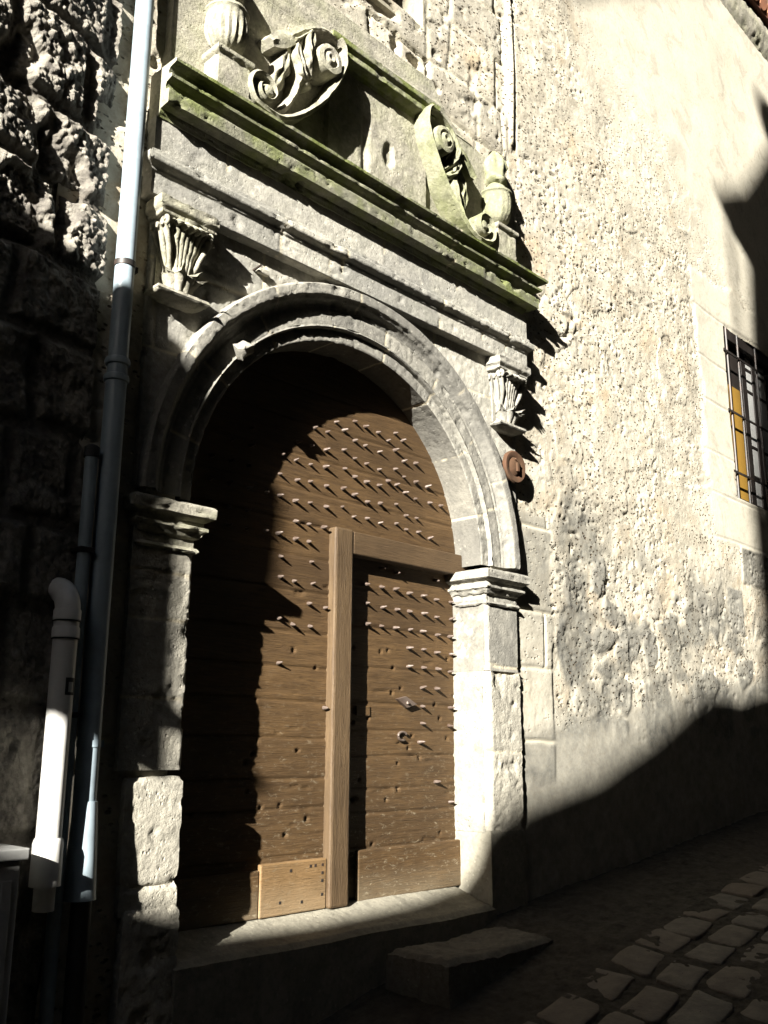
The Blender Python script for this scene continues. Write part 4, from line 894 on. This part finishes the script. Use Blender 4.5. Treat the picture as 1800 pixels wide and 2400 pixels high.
# ================================================================== pipes
dp = thing('downpipe', (-1.437, -0.048, -1.52), 'tall grey blue metal downpipe in the corner left of the portal', 'downpipe')
px, py = -1.437, -0.048
MB().tube([(px, py, 9.3), (px, py, 4.0), (px, py, 0.42)], 0.040, 32).build('upper_pipe', M['pipe'], dp, True, 40)
MB().tube([(px, py, 0.43), (px, py, -0.6), (px+0.001, py, -1.30)], 0.0415, 32).build('lower_pipe', M['pipe'], dp, True, 40)
MB().lathe([(0.041, -1.53), (0.060, -1.53), (0.058, -1.515), (0.052, -1.38), (0.0435, -1.22), (0.0415, -1.20)], (px+0.004, py-0.004, 0), 32).build('bell_end', M['pipe'], dp, True, 40)
MB().tube([(px+0.01, py-0.015, -1.50), (px+0.012, py-0.015, -2.7)], 0.036, 24).build('ground_pipe', M['frame'], dp, True, 40)
for z in (0.405, 0.475):
    MB().lathe([(0.0405, z-0.016), (0.048, z-0.012), (0.051, z), (0.048, z+0.012), (0.0405, z+0.016)], (px, py, 0), 32).build('collar', M['pipe'], dp, True, 40)
for z in (0.90, 2.7, -1.0):
    MB().lathe([(0.0405, z-0.012), (0.044, z-0.012), (0.044, z+0.012), (0.0405, z+0.012)], (px, py, 0), 32).box((px+0.035, py+0.0, z-0.012), (px+0.062, 0.05, z+0.012)).build('bracket', M['blackiron'] if z > 0 else M['pipe'], dp, True, 40)
cd_ = thing('conduit', (-1.521, -0.05, -2.3), 'thin grey blue conduit pipe ending beside the tall downpipe', 'conduit pipe')
MB().tube([(-1.521, -0.055, 0.075), (-1.521, -0.055, -2.4)], 0.024, 20).build('tube', M['pipe'], cd_, True, 40)
MB().lathe([(0.0245, 0.06), (0.029, 0.06), (0.029, 0.10), (0.02, 0.108)], (-1.521, -0.055, 0), 20).build('cap', M['rubber'], cd_, True, 40)
for z in (-0.3, -0.9): MB().box((-1.551, -0.085, z-0.01), (-1.491, 0.02, z+0.01)).build('clip', M['blackiron'], cd_, bevel=0.003)
# white vent pipe
pv = thing('vent_pipe', (-1.588, -0.10, -1.60), 'short white plastic vent pipe with elbow top against the dark left wall', 'vent pipe')
vx, vy = -1.590, -0.100
MB().tube([(vx, vy, -0.60), (vx+0.0, vy, -1.32)], 0.043, 32).build('tube', M['pvc'], pv, True, 40)
bend = [(vx, vy+0.10*(1-math.cos(t)), -0.535+0.085*math.sin(t)) for t in np.linspace(0, math.pi/2, 10)]
MB().tube([(vx, vy, -0.60)]+bend+[(vx, vy+0.2, bend[-1][2])], 0.0445, 32).build('elbow', M['pvc'], pv, True, 40)
for z in (-0.615, -0.552): MB().lathe([(0.0435, z-0.02), (0.0485, z-0.018), (0.0485, z+0.014), (0.0455, z+0.02)], (vx, vy, 0), 32).build('socket', M['pvc'], pv, True, 40)
for z in (-0.637, -0.574): MB().lathe([(0.044, z-0.003), (0.049, z-0.002), (0.049, z+0.001), (0.044, z+0.003)], (vx, vy, 0), 32).build('seal', M['rubber'], pv, True)
MB().lathe([(0.044, -1.465), (0.052, -1.465), (0.0515, -1.33), (0.0475, -1.315), (0.043, -1.31)], (vx, vy, 0), 32).build('socket', M['pvc'], pv, True, 40)
MB().tube([(vx+0.006, vy+0.008, -1.46), (vx+0.006, vy+0.01, -1.545)], 0.036, 24).build('stub', M['pvc'], pv, True, 40)
m = MB(); A = np.linspace(R(-100), R(-35), 8); m.grid(np.array([[(vx+0.0438*math.cos(a), vy+0.0438*math.sin(a), z) for z in (-0.835, -0.775)] for a in A])); m.build('sticker', M['rubber'], pv, True)
m = MB(); A = np.linspace(R(-85), R(-55), 5); m.grid(np.array([[(vx+0.0442*math.cos(a), vy+0.0442*math.sin(a), z) for z in (-0.825, -0.790)] for a in A])); m.build('sticker_window', M['cabinet'], pv, True)
cb = MB(); 
mc = thing('meter_cabinet', (-1.95, -0.17, -2.3), 'low pale grey ribbed metal cabinet cut by the left edge of the photo', 'cabinet')
MB().box((-2.30, -0.21, -2.5), (-1.735, -0.03, -1.36)).build('body', M['cabinet'], mc, bevel=0.006)
MB().box((-2.32, -0.23, -1.36), (-1.718, -0.03, -1.325)).build('lid', M['cabinet'], mc, bevel=0.005)
for k in range(5):
    x = -1.775-k*0.07; MB().box((x-0.022, -0.219, -2.45), (x+0.012, -0.2105, -1.42)).build('rib', M['cabinet'], mc, bevel=0.003)

# ================================================================== the other side of the street (behind the viewer), which shades the wall; some blockers added to dim the sky
def sky_shape(pts, y): return [(X_-2.6*abs(y), Z_+1.12*abs(y)) for X_, Z_ in pts]
y0 = -5.0
tall = thing('tall_house', (0, -7, -3), 'tall plain house across the street with a gable', 'house')
g1 = sky_shape([(4.74, -9), (4.74, -0.36), (5.02, 1.54), (5.17, 3.0), (5.28, 3.9), (4.95, 3.80), (4.62, 4.08), (4.66, 4.15), (5.25, 4.47), (6.1, 5.31), (7.0, 6.3), (7.6, 7.5), (8.5, 20), (40, 20.0), (40, -9)], y0)
MB().prism(g1, y0-0.5, y0).build('wall', M['houses'], tall)
MB().box((-8.0, -9.5, -4), (12.9, y0-0.5, 8.5)).build('house_body', M['houses'], tall)
MB().tube([(4.94-13, y0+0.02, 3.9+5.6), (4.94-13, y0+0.02, 5.0)], 0.022, 10).build('gutter_pipe', M['frame'], tall)
MB().lathe([(0.05, 0), (0.05, 1.1), (0.13, 1.2), (0.17, 1.38), (0.16, 1.55), (0.10, 1.68), (0.02, 1.72)], (6.34-2.6*5.4, -5.4, 5.62+1.12*5.4-1.45), 20).build('chimney_cowl', M['frame'], tall)
lowh = thing('low_house', (-15, -6, -4), 'low house across the street with an uneven roof line', 'house')
g2 = sky_shape([(-30, -9), (-30, -1.2), (-6, -1.3), (-1.4, -1.50), (-1.0, -1.63), (-0.3, -1.67), (0.2, -1.63), (0.45, -1.52), (0.75, -1.52), (1.0, -1.38), (1.22, -1.30), (2.0, -1.17), (2.74, -0.94), (3.3, -0.70), (3.7, -0.58), (4.2, -0.60), (4.735, -0.52), (4.735, -9)], y0)
MB().prism(g2, y0-0.3, y0).build('wall', M['houses'], lowh)
b = MB().box((-42, -9.5, -6), (-8.3, y0-0.3, 3.9)); b.build('house_body', M['houses'], lowh)
far = thing('far_light_blocker', (-20, -6, -4), 'unseen high block added down the street to cut sky light', 'house')  # unseen, added to narrow the open sky and shade the left wall
g3 = sky_shape([(-9, -12), (-9, 20), (-2.05, 20), (-2.05, -0.4), (-1.38, -0.85), (-1.35, -12)], -5.8)
MB().prism(g3, -5.8, -5.3).build('wall', M['houses'], far)
bp = thing('bridging_light_blocker', (-11, -4, 13), 'unseen block added over the street behind the viewer to cut sky light', 'house')  # unseen mass added overhead to reduce sky fill
MB().box((-20.5, -5.5, 13.8), (-3.0, -0.4, 24)).build('wall', M['houses'], bp)
g4 = sky_shape([(-2.3, 3.3), (1.43, 4.8), (4.6, 6.9), (8.5, 9.5), (8.5, 20), (-2.3, 20)], -5.1)  # sloping outline added to close the sky above the sunlit area
MB().prism(g4, -5.3, -5.1).build('sky_slot_blocker', M['houses'], bp)
eh = thing('end_light_blocker', (17, -2, -2), 'unseen tall block added at the upper end of the street to cut sky light', 'house')  # unseen, added to block sky light from the upper street
MB().box((16.0, -5.0, -3), (22.0, 1.0, 22)).build('wall', M['houses'], eh)
eh2 = thing('end_light_blocker', (-23, -4, -6), 'unseen tall block added at the lower end of the street to cut sky light', 'house')  # unseen, added to block sky light from the lower street
MB().box((-26.0, -5.0, -8), (-22.0, 0.0, 22)).build('wall', M['houses'], eh2)
sh = thing('open_shutter', (-6.24, -1.0, 1.1), 'wooden shutter standing open on the left house further down the street', 'shutter')
pts = [(1.01, 1.088), (1.993, 1.088), (1.993, 1.27), (2.03, 1.30), (2.032, 1.36), (1.993, 1.375), (1.993, 2.04), (2.018, 2.12), (2.042, 2.29), (2.054, 2.70), (2.02, 2.77), (1.965, 2.885), (1.86, 2.835), (1.76, 2.85), (1.01, 2.87)]
V = [(-6.255, -a, z) for a, z in pts]+[(-6.225, -a, z) for a, z in pts]; n = len(pts)
MB().add(V, [tuple(range(n)), tuple(reversed(range(n, 2*n)))]+[((i+1) % n, i, n+i, n+(i+1) % n) for i in range(n)]).build('panel', M['shutter'], sh)
m = MB()
for z in (1.3, 1.95, 2.6): MB().box((-6.275, -1.95, z), (-6.257, -1.05, z+0.08)).build('batten', M['shutter'], sh)
